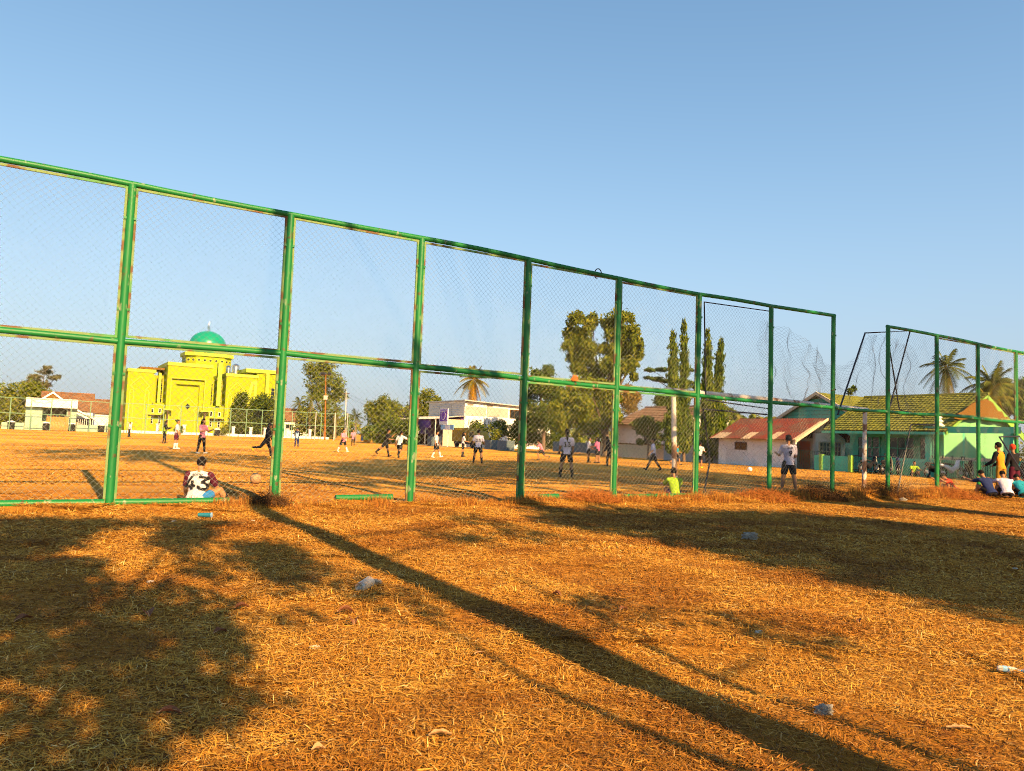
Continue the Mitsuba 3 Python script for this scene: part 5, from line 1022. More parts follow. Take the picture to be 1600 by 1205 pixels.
def rx(a):
    c, s = math.cos(a), math.sin(a); return np.array([[1, 0, 0], [0, c, -s], [0, s, c]])
def rz(a):
    c, s = math.cos(a), math.sin(a); return np.array([[c, -s, 0], [s, c, 0], [0, 0, 1]])
D2R = math.pi / 180
def ddir(flex, abd, s):
    f, a = flex * D2R, abd * D2R
    return np.array([s * math.sin(a), math.sin(f) * math.cos(a), -math.cos(f) * math.cos(a)])
RING = [(0.52, .092, .066), (.60, .080, .056), (.70, .098, .062), (.775, .108, .058), (.815, .085, .044)]
def person(label, pos, face, h=1.58, legs=((6, 3, 4), (-4, 3, 6)), arms=((8, 10, 15), (8, 10, 15)), lean=2, head=(0, 0), nh=None, top='white_cloth', bottom='black_cloth', cut='shorts', sock=None, shoe='black_cloth',
           skin='skin', hair='short', hood=None, sleeve=None, number=None, name=None, fine=None, sit=None, group=None, bib=None, dz=0.0, wide=1.0, hem=0.045, hands=True):
    t = thing('person', label, 'person', group)
    Rl = rx(-lean * D2R); hip = np.zeros(3)
    def tor(x, y, z): return hip + Rl @ (np.array([x * wide, y, z - .52]))
    L = []
    for (fl, ab, kn), s in zip(legs, (-1, 1)):
        p0 = np.array([s * .052, 0, -.01]); p1 = p0 + ddir(fl, ab, s) * .245; p2 = p1 + ddir(fl - kn, ab * .6, s) * .235
        fa = (fl - kn) * D2R * .8
        f_ = np.array([s * .1, math.cos(fa), math.sin(fa)]); f_ /= np.linalg.norm(f_)
        L.append((p0, p1, p2, p2 + f_ * .085 + np.array([0, 0, -.018]), p2 - f_ * .02 + np.array([0, 0, -.022])))
    A = []
    for (fl, ab, el), s in zip(arms, (-1, 1)):
        q0 = tor(s * .108, 0, .79); ba = fl + lean * .5
        q1 = q0 + ddir(ba, ab, s) * .165; d2 = ddir(ba + el, ab * .4 - (12 if el > 50 else 0), s); q2 = q1 + d2 * .145
        A.append((q0, q1, q2, d2, s))
    low = min(min(x[3][2], x[4][2]) - .02 for x in L) if sit is None else -sit
    M = np.array([*pos, 0.0]); Rw = rz((face - 90) * D2R); off = np.array([0, 0, -low])
    def fin(m): 
        v = (np.asarray(m.vertices) + off) * h
        return trimesh.Trimesh(v @ Rw.T + M + [0, 0, dz], m.faces, process=False)
    sm = True if fine else 55
    # body
    B = []
    def ringpts(k0, k1, sc):
        o = []
        for z, w, d in (RING[k0], RING[k1]):
            an = np.arange(14) * 2 * np.pi / 14
            o += [tor(w * sc * math.cos(a), d * sc * math.sin(a), z) for a in an]
        return m3.Manifold.hull_points(np.array(o))
    B += [ringpts(i, i + 1, .93) for i in range(4)]
    nk, hd = tor(0, .004, .835), tor(0, .016, .935)
    B += [hullpts((tor(0, -.004, .80), .04), (nk, .031)), hullpts((nk, .031), (tor(0, .006, .90), .032))]
    Rh = Rl @ rz(head[0] * D2R) @ rx(-head[1] * D2R)
    def hp(x, y, z): return hd + Rh @ np.array([x, y, z])
    skull = np.vstack([hd + (_ico2 * [.047, .058, .058] + [0, -.006, .012]) @ Rh.T, [hp(*q) for q in ((.018, .052, -.052), (-.018, .052, -.052), (.03, .02, -.05), (-.03, .02, -.05), (.012, .058, -.03), (-.012, .058, -.03))]])
    B += [m3.Manifold.hull_points(skull), m3.Manifold.hull_points(np.array([hp(*q) for q in ((0, .068, -.012), (.009, .052, -.014), (-.009, .052, -.014), (0, .053, .012), (.006, .055, -.008), (-.006, .055, -.008), (0, .06, -.018))]))]
    for s in (-1, 1): B.append(hullpts((hp(s * .048, -.004, .006), .010), (hp(s * .049, -.004, -.012), .007)))
    for p0, p1, p2, toe, heel in L:
        B += chain([p0, p1], [.058, .036]) + chain([p1, p1 + (p2 - p1) * .35 - [0, .008, 0], p2], [.036, .035, .021]) + [hullpts((heel, .018), (toe, .016), (p2, .02))]
    for q0, q1, q2, d2, s in A:
        B += chain([q0, q1, q2], [.034, .026, .018])
        if hands:
            side = np.cross(d2, [0, 1, 0]) if abs(d2[1]) < .8 else np.cross(d2, [0, 0, 1]); side /= np.linalg.norm(side)
            pal = q2 + d2 * .045; nrm_ = np.cross(side, d2)
            B.append(hullpts((q2, .015), (pal + side * .014, .010), (pal - side * .014, .010)))
            for i, (o, l_) in enumerate(((-.018, .036), (-.006, .043), (.006, .040), (.018, .031))):
                b0 = pal + side * o * .9; b1 = b0 + d2 * l_ * .55 + nrm_ * .003; b2 = b1 + d2 * l_ * .4 + nrm_ * .012
                B += chain([b0, b1, b2], [.0062, .0058, .005])
            th = q2 + d2 * .018 + side * s * .014
            B += chain([th, th + side * s * .014 + d2 * .018, th + side * s * .018 + d2 * .034], [.0075, .0068, .0055])
    put(t, 'body', fin(solid(B, fine)), skin, sm)
    # clothes
    S = [ringpts(i, i + 1, 1.10) for i in range(4)] + [hullpts((tor(-.1, 0, .79), .036), (tor(.1, 0, .79), .036), (tor(0, 0, .82), .038))]
    if hem:
        an = np.arange(14) * 2 * np.pi / 14
        S.append(m3.Manifold.hull_points(np.array([tor(.104 * math.cos(a), .076 * math.sin(a), .54) for a in an] + [tor(.112 * math.cos(a), .088 * math.sin(a), .52 - hem) for a in an])))
    sl = []
    for q0, q1, q2, d2, s in A:
        sl += chain([q0, q0 + (q1 - q0) * .72], [.043, .040])
    if sleeve == 'long': sl = []
    put(t, 'shirt', fin(solid(S + (sl if not bib else []), fine, True)), top, sm)
    if sleeve or bib:
        c_ = []
        for q0, q1, q2, d2, s in A: c_ += chain([q0, q1, q2 - d2 * .004], [.046, .036, .027]) if sleeve != 'short' else chain([q0, q0 + (q1 - q0) * .72], [.045, .041])
        put(t, 'sleeve', fin(solid(c_[:len(c_) // 2], fine)), bib or 'black_cloth', sm); put(t, 'sleeve', fin(solid(c_[len(c_) // 2:], fine)), bib or 'black_cloth', sm)
    an = np.arange(14) * 2 * np.pi / 14
    P_ = [m3.Manifold.hull_points(np.array([tor(.088 * math.cos(a), .062 * math.sin(a), .56) for a in an] + [hip + np.array([.095 * wide * math.cos(a), .07 * math.sin(a), -.02]) for a in an]))]
    for p0, p1, p2, toe, heel in L:
        if cut == 'shorts': P_ += chain([p0, p0 + (p1 - p0) * (.66 if sit is None else .5)], [.066, .060])
        elif cut == 'long': P_ += chain([p0, p1, p2 + (p1 - p2) * .08], [.066, .046, .033])
        else: P_ += chain([p0, p1, p2 + (p1 - p2) * .08], [.064, .041, .026])
    put(t, cut if cut == 'shorts' else 'trousers', fin(solid(P_, fine, True)), bottom, sm)
    for p0, p1, p2, toe, heel in L:
        if sock: put(t, 'sock', fin(solid(chain([p1 + (p2 - p1) * .38, p2], [.041, .027]), fine)), sock, sm)
        put(t, 'shoe', fin(solid([hullpts((heel, .022), (toe, .019), (p2 - [0, 0, .008], .023))], fine)), shoe, sm)
    # hair or headscarf
    hs = _ico2 * [.053, .065, .066] + [0, -.010, .016]
    k = (hs[:, 2] > .036) | (hs[:, 1] < -.012)
    if hood:
        k = (hs[:, 2] > .03) | (hs[:, 1] < .022)
        H_ = [m3.Manifold.hull_points(hd + (hs[k] * 1.06) @ Rh.T), hullpts((tor(0, -.01, .875), .05), (tor(-.075, -.01, .80), .048), (tor(.075, -.01, .80), .048), (tor(0, .03, .76), .05), (tor(0, -.03, .76), .045))]
        put(t, 'headscarf', fin(solid(H_, fine)), hood, sm)
    else:
        H_ = [m3.Manifold.hull_points(hd + hs[k & (hs[:, 2] > -.034)] @ Rh.T)]
        if hair == 'tail': H_ += chain([hp(0, -.07, .03), hp(0, -.098, -.01), hp(0, -.086, -.10), hp(0, -.08, -.19)], [.022, .026, .024, .008])
        if hair == 'bun': H_ += [hullpts((hp(0, -.08, .045), .026), (hp(0, -.085, .035), .024))]
        if hair == 'long': H_ += [hullpts((hp(0, -.03, .0), .056), (hp(.02, -.05, -.10), .04), (hp(-.02, -.05, -.10), .04)), hullpts((hp(.04, .0, -.02), .026), (hp(.05, -.02, -.08), .03)), hullpts((hp(-.04, .0, -.02), .026), (hp(-.05, -.02, -.08), .03))]
        put(t, 'hair', fin(solid(H_, fine)), 'red_cloth' if hair == 'cap' else 'hair', sm)
    if fine and abs(((face + 90 + 180) % 360) - 180) < 100:
        for s in (-1, 1): put(t, 'eye', fin(solid([hullpts((hp(s * .019, .052, .004), .006), (hp(s * .019, .052, .0045), .006))])), 'hair', True)
    def on_back(txt, height, zc, mat_):
        tm = meshkit.text_mesh(txt, height, .004, bold=True); tm = tm.subdivide_to_size(.03)
        v = tm.vertices.copy(); v[:, 0] -= (v[:, 0].min() + v[:, 0].max()) / 2; v[:, 1] += zc - height / 2
        zz, ww, dd = (np.array([r_[i] for r_ in RING]) for i in range(3))
        w_ = np.interp(v[:, 1], zz, ww) * 1.10; d_ = np.interp(v[:, 1], zz, dd) * 1.10
        d_ = np.maximum(d_, np.where(v[:, 1] > .75, .060, 0))
        y = -(d_ * np.sqrt(np.clip(1 - (v[:, 0] / w_) ** 2, .05, 1)) + (.012 if fine else .003) + v[:, 2])
        tm.vertices = np.array([tor(a_, b_, c_) for a_, b_, c_ in zip(v[:, 0], y, v[:, 1])])
        put(t, 'shirt_print', fin(tm), mat_)
    if number: on_back(number, nh or (.095 if not name else .085), .68, 'black_cloth')
    if name: on_back(name, .022, .775, 'black_cloth')
    return t
RUN = ((38, 3, 25), (-32, 3, 35)); WALK = ((22, 3, 8), (-20, 3, 14)); STAND = ((4, 4, 3), (-3, 4, 4)); WIDE = ((6, 11, 4), (-2, 11, 3))
PL = 'players on the field'
person('player in a white top and dark trousers, farthest left by the mosque wall', (-39.0, 78.9), 20, 1.48, STAND, ((40, 12, 70), (10, 10, 20)), cut='long', hair='short')
person('player in a lime jersey over black sleeves and leggings', (-24.6, 54.9), 10, 1.55, STAND, ((30, 14, 85), (30, 14, 85)), top='lime_cloth', bib='black_cloth', cut='tight', hood='black_cloth', hem=.06)
person('player in a white jersey and white socks left of the pink shirt', (-18.0, 41.6), 15, 1.56, STAND, sock='white_cloth', shoe='white_shoe', hair='bun', top='white_cloth', bottom='maroon_cloth', skin='skin_tan')
person('player in a pink shirt and black leggings with shoulder-length curly hair', (-14.3, 35.8), -20, 1.58, ((5, 7, 3), (-6, 7, 3)), ((25, 12, 80), (22, 12, 75)), top='pink_cloth', cut='tight', hair='long', shoe='white_shoe', hem=.05)
person('player in a black headscarf and dress with yellow shoes half hidden by a fence post', (-10.6, 33.6), 0, 1.5, ((20, 3, 10), (-38, 3, 45)), lean=8, top='black_cloth', cut='tight', hood='black_cloth', sleeve='long', shoe='yellow_cloth', hem=.1)
person('player in a navy headscarf and pale blue top standing at midfield', (-16.2, 58.6), -70, 1.40, STAND, ((15, 6, 60), (15, 6, 60)), top='sky_cloth', bottom='navy_cloth', cut='long', hood='navy_cloth', sleeve='long')
person('player in a pink shirt and white socks taking a wide stride', (-10.4, 48.1), -30, 1.46, ((24, 5, 6), (-24, 5, 6)), ((20, 8, 60), (20, 8, 60)), top='pink_cloth', sock='white_cloth', shoe='white_shoe', hair='bun', skin='skin_tan')
person('player in a long pink shirt far back beside the orange stall', (-15.2, 74.7), -90, 1.55, STAND, ((10, 10, 60), (10, 10, 60)), top='pink_cloth', cut='tight', hair='bun', hem=.1, skin='skin_tan')
person('player in a black kit stretching one leg back, beside the white shirted runner', (-6.75, 42.0), 5, 1.50, ((16, 4, 4), (-40, 4, 10)), ((60, 15, 70), (20, 12, 60)), lean=10, top='black_cloth', sock='black_cloth', hair='bun')
person('player in a white shirt with a ponytail running away with one arm out', (-5.75, 40.3), 70, 1.45, ((26, 8, 20), (-26, 8, 30)), ((-10, 25, 20), (20, 55, 10)), lean=12, hair='tail', sock='black_cloth')
person('player in a plain white top walking right past the purple sign', (-4.1, 42.9), 0, 1.48, ((24, 3, 6), (-6, 3, 20)), ((10, 6, 25), (-15, 6, 25)), sock='white_cloth', shoe='white_shoe')
person('player in a white shirt standing beside the yellow truck', (-2.9, 47.9), 10, 1.50, STAND, ((20, 8, 60), (20, 8, 60)), hair='long', sock='black_cloth')
person('player seen from behind with the number 15 on a white jersey', (-1.5, 36.7), 92, 1.58, WIDE, ((15, 16, 50), (15, 16, 50)), hair='bun', sock='black_cloth', number='15', top='lavender_cloth')
person('player in a pink shirt crouching as they run to the left', (2.0, 47.4), 185, 1.38, ((55, 4, 70), (-30, 4, 55)), ((40, 10, 70), (-30, 10, 60)), lean=24, top='pink_cloth', hair='bun')
person('player with the number 13 and a long ponytail', (1.9, 25.6), 92, 1.58, WIDE, ((12, 9, 30), (12, 9, 30)), hair='tail', sock='black_cloth', number='13', top='lavender_cloth', fine=.022)
person('player in a white shirt, left one of the three players by the big tree', (4.65, 45.3), 5, 1.46, STAND, ((15, 8, 40), (15, 8, 40)), hair='bun', sock='black_cloth')
person('player in a magenta shirt, middle one of the three players by the big tree', (5.1, 44.6), 150, 1.48, STAND, ((25, 10, 60), (25, 10, 60)), top='magenta_cloth', hair='long')
person('player all in black with a headscarf by the big tree', (5.2, 40.1), 170, 1.52, ((14, 3, 12), (-16, 3, 8)), lean=12, top='black_cloth', cut='long', hood='black_cloth', sleeve='long')
person('player in a white jersey and black socks striding left past the white goal post', (6.55, 35.1), 178, 1.50, ((28, 3, 4), (-24, 3, 14)), ((14, 8, 30), (-14, 8, 30)), sock='black_cloth', hair='bun', top='lavender_cloth')
person('player in a teal shirt running just right of the white goal post', (10.2, 47.0), 10, 1.30, RUN, ((30, 12, 60), (-20, 12, 60)), top='teal_cloth', hair='bun', skin='skin_tan')
person('player in a white top with yellow shoes half hidden behind a green post', (10.6, 42.9), 60, 1.40, STAND, ((-10, 12, 40), (30, 12, 50)), shoe='yellow_cloth', hair='bun')
person('goalkeeper seen from behind with the number 9 on a pale jersey', (7.72, 21.3), 95, 1.57, ((5, 8, 2), (-4, 9, 3)), ((25, 10, 75), (10, 12, 60)), hair='short', shoe='yellow_cloth', number='9', name='MUIM', top='lavender_cloth', fine=.02)
# spectators on the grass
SIT = ((118, 12, 105), (118, 12, 105))
k1 = W(1.32, .48)
person('boy in a white jersey with number 43 sitting on the grass behind the fence', k1[:2], 96, 1.46, ((70, 8, 60), (126, 46, 105)), ((8, 14, 20), (20, 20, 30)), lean=20, head=(0, -8), nh=.15, sit=.075, top='white_cloth', bottom='blue_cloth', number='43', name='RESTO', bib='maroon_cloth', sleeve='short', skin='skin_tan', sock='black_cloth', fine=.014, dz=-.09, wide=1.12)
k1 = W(12.12, .5)
person('boy in a lime bib sitting on the grass behind the fence', k1[:2], 95, 1.40, SIT, ((50, 12, 30), (50, 12, 30)), lean=18, sit=.075, top='lime_cloth', bottom='navy_cloth', fine=.02, skin='skin', dz=-.11)
k1 = W(25.28, -.42)
person('person standing in an orange vest with dark sleeves and ochre trousers', k1[:2], 120, 1.64, STAND, ((15, 8, 40), (15, 8, 40)), lean=6, top='orange_cloth', bib='black_cloth', bottom='ochre_cloth', cut='long', hair='short', fine=.025)
k1 = W(25.95, -.5)
person('person standing in a dark jacket and red cap beside the orange vest', k1[:2], 110, 1.60, STAND, lean=4, top='black_cloth', sleeve='long', bottom='maroon_cloth', cut='long', hair='cap', fine=.025)
for (a_, b_, tp, lab, ln, fc) in ((24.02, -.75, 'navy_cloth', 'person in a navy shirt sitting bent forward, left of the group', 34, 100), (24.55, -.95, 'lavender_cloth', 'person in a pale lavender shirt sitting in the middle of the group', 34, 75),
                             (24.95, -1.25, 'teal_cloth', 'person in a teal shirt sitting bent forward under the leaning frame', 46, 80), (26.0, -1.15, 'orange_cloth', 'person in a bright orange shirt sitting at the right edge', 20, 80)):
    k1 = W(a_, b_)
    person(lab, k1[:2], fc, 1.6, SIT, ((60, 10, 30), (60, 10, 30)), lean=ln, head=(0, 18), sit=.075, top=tp, bottom='black_cloth', hair='short', fine=.022, wide=1.1)
k1 = W(24.35, .55)
person('person in a red shirt sitting low beside a fence post', k1[:2], 185, 1.35, SIT, ((60, 10, 40), (60, 10, 40)), lean=40, head=(0, 20), sit=.075, top='red_cloth', bottom='navy_cloth', fine=.025)
k1 = W(39.9, 11.2)
person('person in a lime bib sitting by the low teal wall among the motorbikes', k1[:2], 260, 1.5, SIT, ((50, 12, 30), (50, 12, 30)), lean=14, sit=.075, top='lime_cloth', bottom='black_cloth')
# ================================================================== SMALL THINGS
# weeds along the fence foot
def tuft(n, rad, h0, h1, w, seed, pal, spread=.6):
    r = np.random.default_rng(seed); m = MB(); cols = []
    c = r.normal(0, rad, (n, 2)); an = r.uniform(0, 6.28, n); L = r.uniform(h0, h1, n); tilt = np.abs(r.normal(0, spread, n))
    p = np.zeros((n, 4, 3)); cur = np.stack([c[:, 0], c[:, 1], np.full(n, -.02)], 1); p[:, 0] = cur
    for k in range(3):
        e = np.pi / 2 - tilt * (.6 + .6 * k); d = np.stack([np.cos(an) * np.cos(e), np.sin(an) * np.cos(e), np.sin(e)], 1)
        cur = cur + d * (L / 3)[:, None]; p[:, k + 1] = cur
    s = np.stack([-np.sin(an), np.cos(an), r.uniform(-.3, .3, n)], 1)
    wk = w * np.array([1, .9, .65, .1])
    v = np.stack([p - s[:, None] * wk[None, :, None] / 2, p + s[:, None] * wk[None, :, None] / 2], 2).reshape(n * 8, 3)
    q = np.array([[0, 1, 3, 2], [2, 3, 5, 4], [4, 5, 7, 6]]); f = (q[None] + np.arange(n)[:, None, None] * 8).reshape(-1, 4)
    f = np.vstack([f[:, [0, 1, 2]], f[:, [0, 2, 3]]]); pal = np.array(pal)
    return trimesh.Trimesh(v, f, process=False), np.repeat(np.clip(pal[r.choice(len(pal), n)] * r.uniform(.7, 1.25, (n, 1)), 0, .9), 8, 0)
RUSTY = [(.38, .14, .02), (.44, .19, .03), (.30, .10, .02), (.20, .075, .02), (.48, .26, .05)]
for i in range(3):
    m, c = tuft(260, .16, .08, .30, .008, 300 + i, RUSTY); scene[f'weed_{i}'] = dict(type='shapegroup', blade=mikit.ply(m, 'weed_blade', color=c))
rw = np.random.default_rng(77); count[0] = 0
for i in range(300):
    a = rw.uniform(-6, 31)
    dens = .55 if a < 1.2 else 1.0
    if rw.random() > dens: continue
    b = rw.normal(-.22, .22) if a > 1 else rw.normal(-.35, .2)
    q = W(a, b); s = rw.uniform(.45, 1.0) * (1.15 if a > 11 else .9) * (.55 if a < 1 else 1)
    instance('dry_weeds', f'weed_{rw.integers(3)}', q[0], q[1], float(gz(q[0], q[1])) - .01, rw.uniform(0, 360), s, rw.uniform(.55, 1.0))
labels['dry_weeds'] = dict(kind='stuff', label='rust coloured dry weeds along the foot of the fence', category='weeds')
def heap(label, a, b, rad, H, n, seed, mat_):
    r = np.random.default_rng(seed); t = thing('brush_heap', label, 'brush heap'); m = MB(); c = W(a, b)
    for i in range(n):
        th, rr_ = r.uniform(0, 6.28), rad * math.sqrt(r.random()); z = H * max(0, 1 - (rr_ / rad) ** 2) * r.random() + .02
        o = c + np.array([math.cos(th) * rr_ * 1.5, math.sin(th) * rr_, z]); o[2] += float(gz(o[0], o[1]))
        d = r.normal(size=3); d[2] = abs(d[2]) * .6; d /= np.linalg.norm(d); L = r.uniform(.08, .28)
        m.tube([o, o + d * L * .5 + [0, 0, .02], o + d * L + r.normal(0, .03, 3)], [.004, .0035, .0015], 3, cap=False)
    put(t, 'twigs', m, mat_, kind='stuff')
mat('dark_twig', (.085, .045, .022), .9, .1); mat('rust_twig', (.34, .12, .03), .9, .1)
heap('dark brown heap of dry brush under the crooked dark frame', 16.2, -.55, .42, .34, 900, 1, 'dark_twig')
heap('dark heap of dry brush at the foot of the green post right of the gap', 19.35, -.35, .52, .36, 1100, 2, 'dark_twig')
heap('rusty heap of dry brush by the short green pipe stub', 9.0, -.3, .40, .18, 700, 3, 'rust_twig')
heap('low rusty heap of dry brush beside the goalkeeper', 14.2, -.5, .45, .22, 700, 4, 'rust_twig')
heap('rusty heap of weeds below the first bay right of the gap', 22.3, -.6, .55, .22, 800, 5, 'rust_twig')
heap('dark small heap of brush by the second green post', 2.35, -.25, .22, .14, 350, 6, 'dark_twig')

# big fallen leaves
def f_leafb(p, n, uv): return mix((.15, .055, .03), (.22, .09, .045), fbm(p.x * 40, p.y * 40, 0, 2))
mat('dead_leaf', proc(f_leafb), .8, .2); mat('pale_leaf', (.42, .25, .12), .8, .2)
def fallen_leaf(label, x, y, L, w, rot, curl, seed, m_='dead_leaf'):
    r = np.random.default_rng(seed); nu, nv = 9, 5
    u, v = np.meshgrid(np.linspace(0, 1, nu), np.linspace(-1, 1, nv), indexing='ij')
    ww = w / 2 * np.sin(np.pi * np.clip(u * .95 + .03, 0, 1)) ** .8
    X, Y = (u - .5) * L, v * ww
    Z = curl * (v ** 2) * ww * 1.4 + curl * .25 * L * np.sin(u * np.pi) + r.normal(0, .004, u.shape) + .02
    L, w = L * .62, w * .62; c, s = math.cos(rot), math.sin(rot)
    X, Y, Z = X * .62, Y * .62, Z * .5
    P = np.stack([x + X * c - Y * s, y + X * s + Y * c, Z + float(gz(x, y)) + .012], -1).reshape(-1, 3)
    i = np.arange(nu * nv).reshape(nu, nv); f = np.stack([i[:-1, :-1], i[1:, :-1], i[1:, 1:], i[:-1, 1:]], -1).reshape(-1, 4)
    t = thing('fallen_leaf', label, 'leaf')
    put(t, 'blade', MB().add(P, f), m_, True)
    mid = P.reshape(nu, nv, 3)[:, nv // 2] + [0, 0, .003]
    put(t, 'midrib', MB().tube(mid, np.linspace(.004, .0015, nu), 4), 'pale_leaf')
LV = [(-1.12, 5.55, 0.19, 0.09, 0.3, 0.8, 'upper of two curled red-brown leaves left of the trunk shade'),
      (-1.0, 5.24, 0.17, 0.1, 1.8, 0.9, 'lower of two curled red-brown leaves left of the trunk shade'),
      (-3.04, 4.98, 0.2, 0.12, 1.0, 0.5, 'pale brown leaf in the shade at the far left'),
      (-2.4, 5.28, 0.2, 0.13, 2.2, 0.7, 'dark curled leaf in the left-hand shade'),
      (-1.74, 4.83, 0.15, 0.09, 0.9, 0.6, 'upright brown leaf at the edge of the left-hand shade'),
      (-1.46, 3.49, 0.17, 0.08, 0.2, 0.5, 'flat brown leaf in the left-hand shade nearest the viewer'),
      (-0.25, 3.36, 0.16, 0.06, 0.2, 0.5, 'pale curved leaf near the bottom centre of the ground'),
      (-0.72, 3.17, 0.09, 0.06, 0.4, 0.7, 'small pale leaf at the bottom left of centre'),
      (0.43, 6.4, 0.13, 0.08, 2.6, 0.7, 'small red leaf on the sunlit grass right of the trunk shade'),
      (0.89, 5.82, 0.14, 0.07, 0.7, 0.8, 'reddish leaf between the two long shades'),
      (2.13, 3.65, 0.2, 0.06, -0.1, 0.3, 'long tan leaf lying at the lower right'),
      (2.62, 5.78, 0.13, 0.08, 1.3, 0.9, 'brown curled leaf near the edge of the right-hand shade'),
      (-0.7, 2.9, 0.16, 0.09, 1.4, 0.8, 'curled brown leaf at the bottom edge left of centre'),
      (-0.78, 2.84, 0.15, 0.08, 0.2, 0.6, 'folded brown leaf at the bottom edge beside another'),
      (-1.87, 5.59, 0.17, 0.11, 0.6, 0.6, 'tan leaf on the sunlit patch by the left-hand shade'),
      (-0.13, 4.56, 0.11, 0.05, 0.4, 0.4, 'thin brown leaf beside the long trunk shade')]
for i, (x, y, L_, w_, ro, cu, lb) in enumerate(LV): fallen_leaf(lb, x, y, L_, w_, ro, cu, 400 + i, 'pale_leaf' if i in (6, 7, 10) else 'dead_leaf')
# litter
scene['thin_plastic'] = dict(type='principledthin', base_color=rgb((.42, .39, .35)), roughness=.3, spec_trans=.12, diff_trans=.5, eta=1.3)
scene['clear_plastic'] = dict(type='principledthin', base_color=rgb((.9, .9, .9)), roughness=.1, spec_trans=.75, diff_trans=.3, eta=1.4)
def crumple(x, y, sx, sy, sz, seed):
    v = trimesh.creation.icosphere(subdivisions=4); p = v.vertices
    k = .75 + .9 * (meshkit.fbm(p * 1.7 + seed, 2, seed) - .5) + .75 * np.abs(meshkit.fbm(p * 3.1 + seed, 3, seed + 1) - .5) * 2
    p = p * k[:, None] * [sx, sy, sz]; p[:, 2] = np.maximum(p[:, 2], -sz * .5)
    return trimesh.Trimesh(p + [x, y, float(gz(x, y)) + sz * .5 + .01], v.faces, process=False)
t = thing('plastic_bag', 'crumpled pale plastic bag on the sunlit grass at lower right', 'plastic bag'); put(t, 'film', crumple(1.56, 3.80, .045, .032, .03, 3), 'thin_plastic', 30)
t = thing('plastic_bag', 'crumpled white plastic bag in the right-hand shade', 'plastic bag'); put(t, 'film', crumple(3.39, 10.8, .11, .085, .07, 8), 'thin_plastic', 30)
t = thing('plastic_bag', 'tiny white scrap of plastic at the foot of the fence beside the dark brush heap', 'plastic bag'); q = W(19.0, -1.0); put(t, 'film', crumple(q[0], q[1], .10, .07, .06, 12), 'thin_plastic', 30)
t = thing('plastic_cup', 'crushed clear plastic cup with a film lid beside the trunk shade', 'plastic cup')
cz = float(gz(-1.14, 6.4))
put(t, 'cup', MB().tube([[-1.17, 6.28, cz + .05], [-1.14, 6.37, cz + .055], [-1.12, 6.46, cz + .06]], [.035, .042, .048], 16, cap=False), 'clear_plastic', 40)
put(t, 'lid', crumple(-1.12, 6.62, .085, .05, .025, 21), 'thin_plastic', 30)
t = thing('plastic_bottle', 'small white and blue bottle lying at the right edge of the grass', 'bottle')
bz = float(gz(2.97, 4.63)) + .03
put(t, 'body', MB().tube([[2.93, 4.64, bz], [2.94, 4.637, bz], [3.01, 4.61, bz], [3.03, 4.603, bz], [3.04, 4.6, bz]], [.012, .017, .017, .010, .007], 14), 'cream_sheet', 40)
put(t, 'label_band', MB().tube([[2.955, 4.632, bz], [2.99, 4.618, bz]], [.0182, .0182], 14), 'light_blue', 40); put(t, 'cap', MB().tube([[3.041, 4.599, bz], [3.055, 4.594, bz]], [.009, .009], 12), 'blue_cloth', 40)
t = thing('drink_cup', 'cyan plastic cup lying in front of the bottom rail by the boy with number 43', 'cup')
q = W(1.12, -1.5); z = float(gz(q[0], q[1])) + .06
mat('cyan_plastic', (.02, .17, .24), .4, .4)
put(t, 'cup', MB().tube([q * [1, 1, 0] + [-.09, .0, z], q * [1, 1, 0] + [.09, .02, z]], [.026, .034], 16), 'cyan_plastic', 40); put(t, 'rim', MB().tube([q * [1, 1, 0] + [.088, .02, z], q * [1, 1, 0] + [.10, .021, z]], [.037, .037], 16), 'sky_cloth', 40)
for i, (x, y, lb) in enumerate(((-4.55, 10.6, 'small white paper scrap near the foot of the first green post'), (-3.6, 11.0, 'grey paper scrap beside the cyan cup'), (1.75, 5.35, 'small pale paper scrap on the sunlit grass right of centre'), (-1.1, 4.6, 'tiny white scrap in the left-hand shade'),
                            (5.9, 9.0, 'pale scrap in the right-hand shade at the right edge'), (-2.9, 6.4, 'white scrap beside the curled leaf in the shade'))):
    t = thing('paper_scrap', lb, 'litter'); put(t, 'sheet', crumple(x, y, .03, .02, .012, 30 + i), 'cream_sheet', 30)
for i in range(2):
    t = thing('sandal', ['pale sandal lying beside the person in the red shirt', 'dark sandal lying left of the person in the red shirt'][i], 'sandal')
    q = W(23.35 + i * .25, -.35 - .1 * i); z = float(gz(q[0], q[1])) + .03
    put(t, 'sole', solid([hullpts((q * [1, 1, 0] + [-.12, 0, z], (.05, .05, .02)), (q * [1, 1, 0] + [.12, .05, z], (.05, .05, .02)))]), ['grey_plaster', 'navy_cloth'][i], 40)
    put(t, 'strap', MB().tube([q * [1, 1, 0] + [.03, -.04, z], q * [1, 1, 0] + [.04, .01, z + .06], q * [1, 1, 0] + [.02, .07, z]], .015, 6), ['navy_cloth', 'black_cloth'][i])
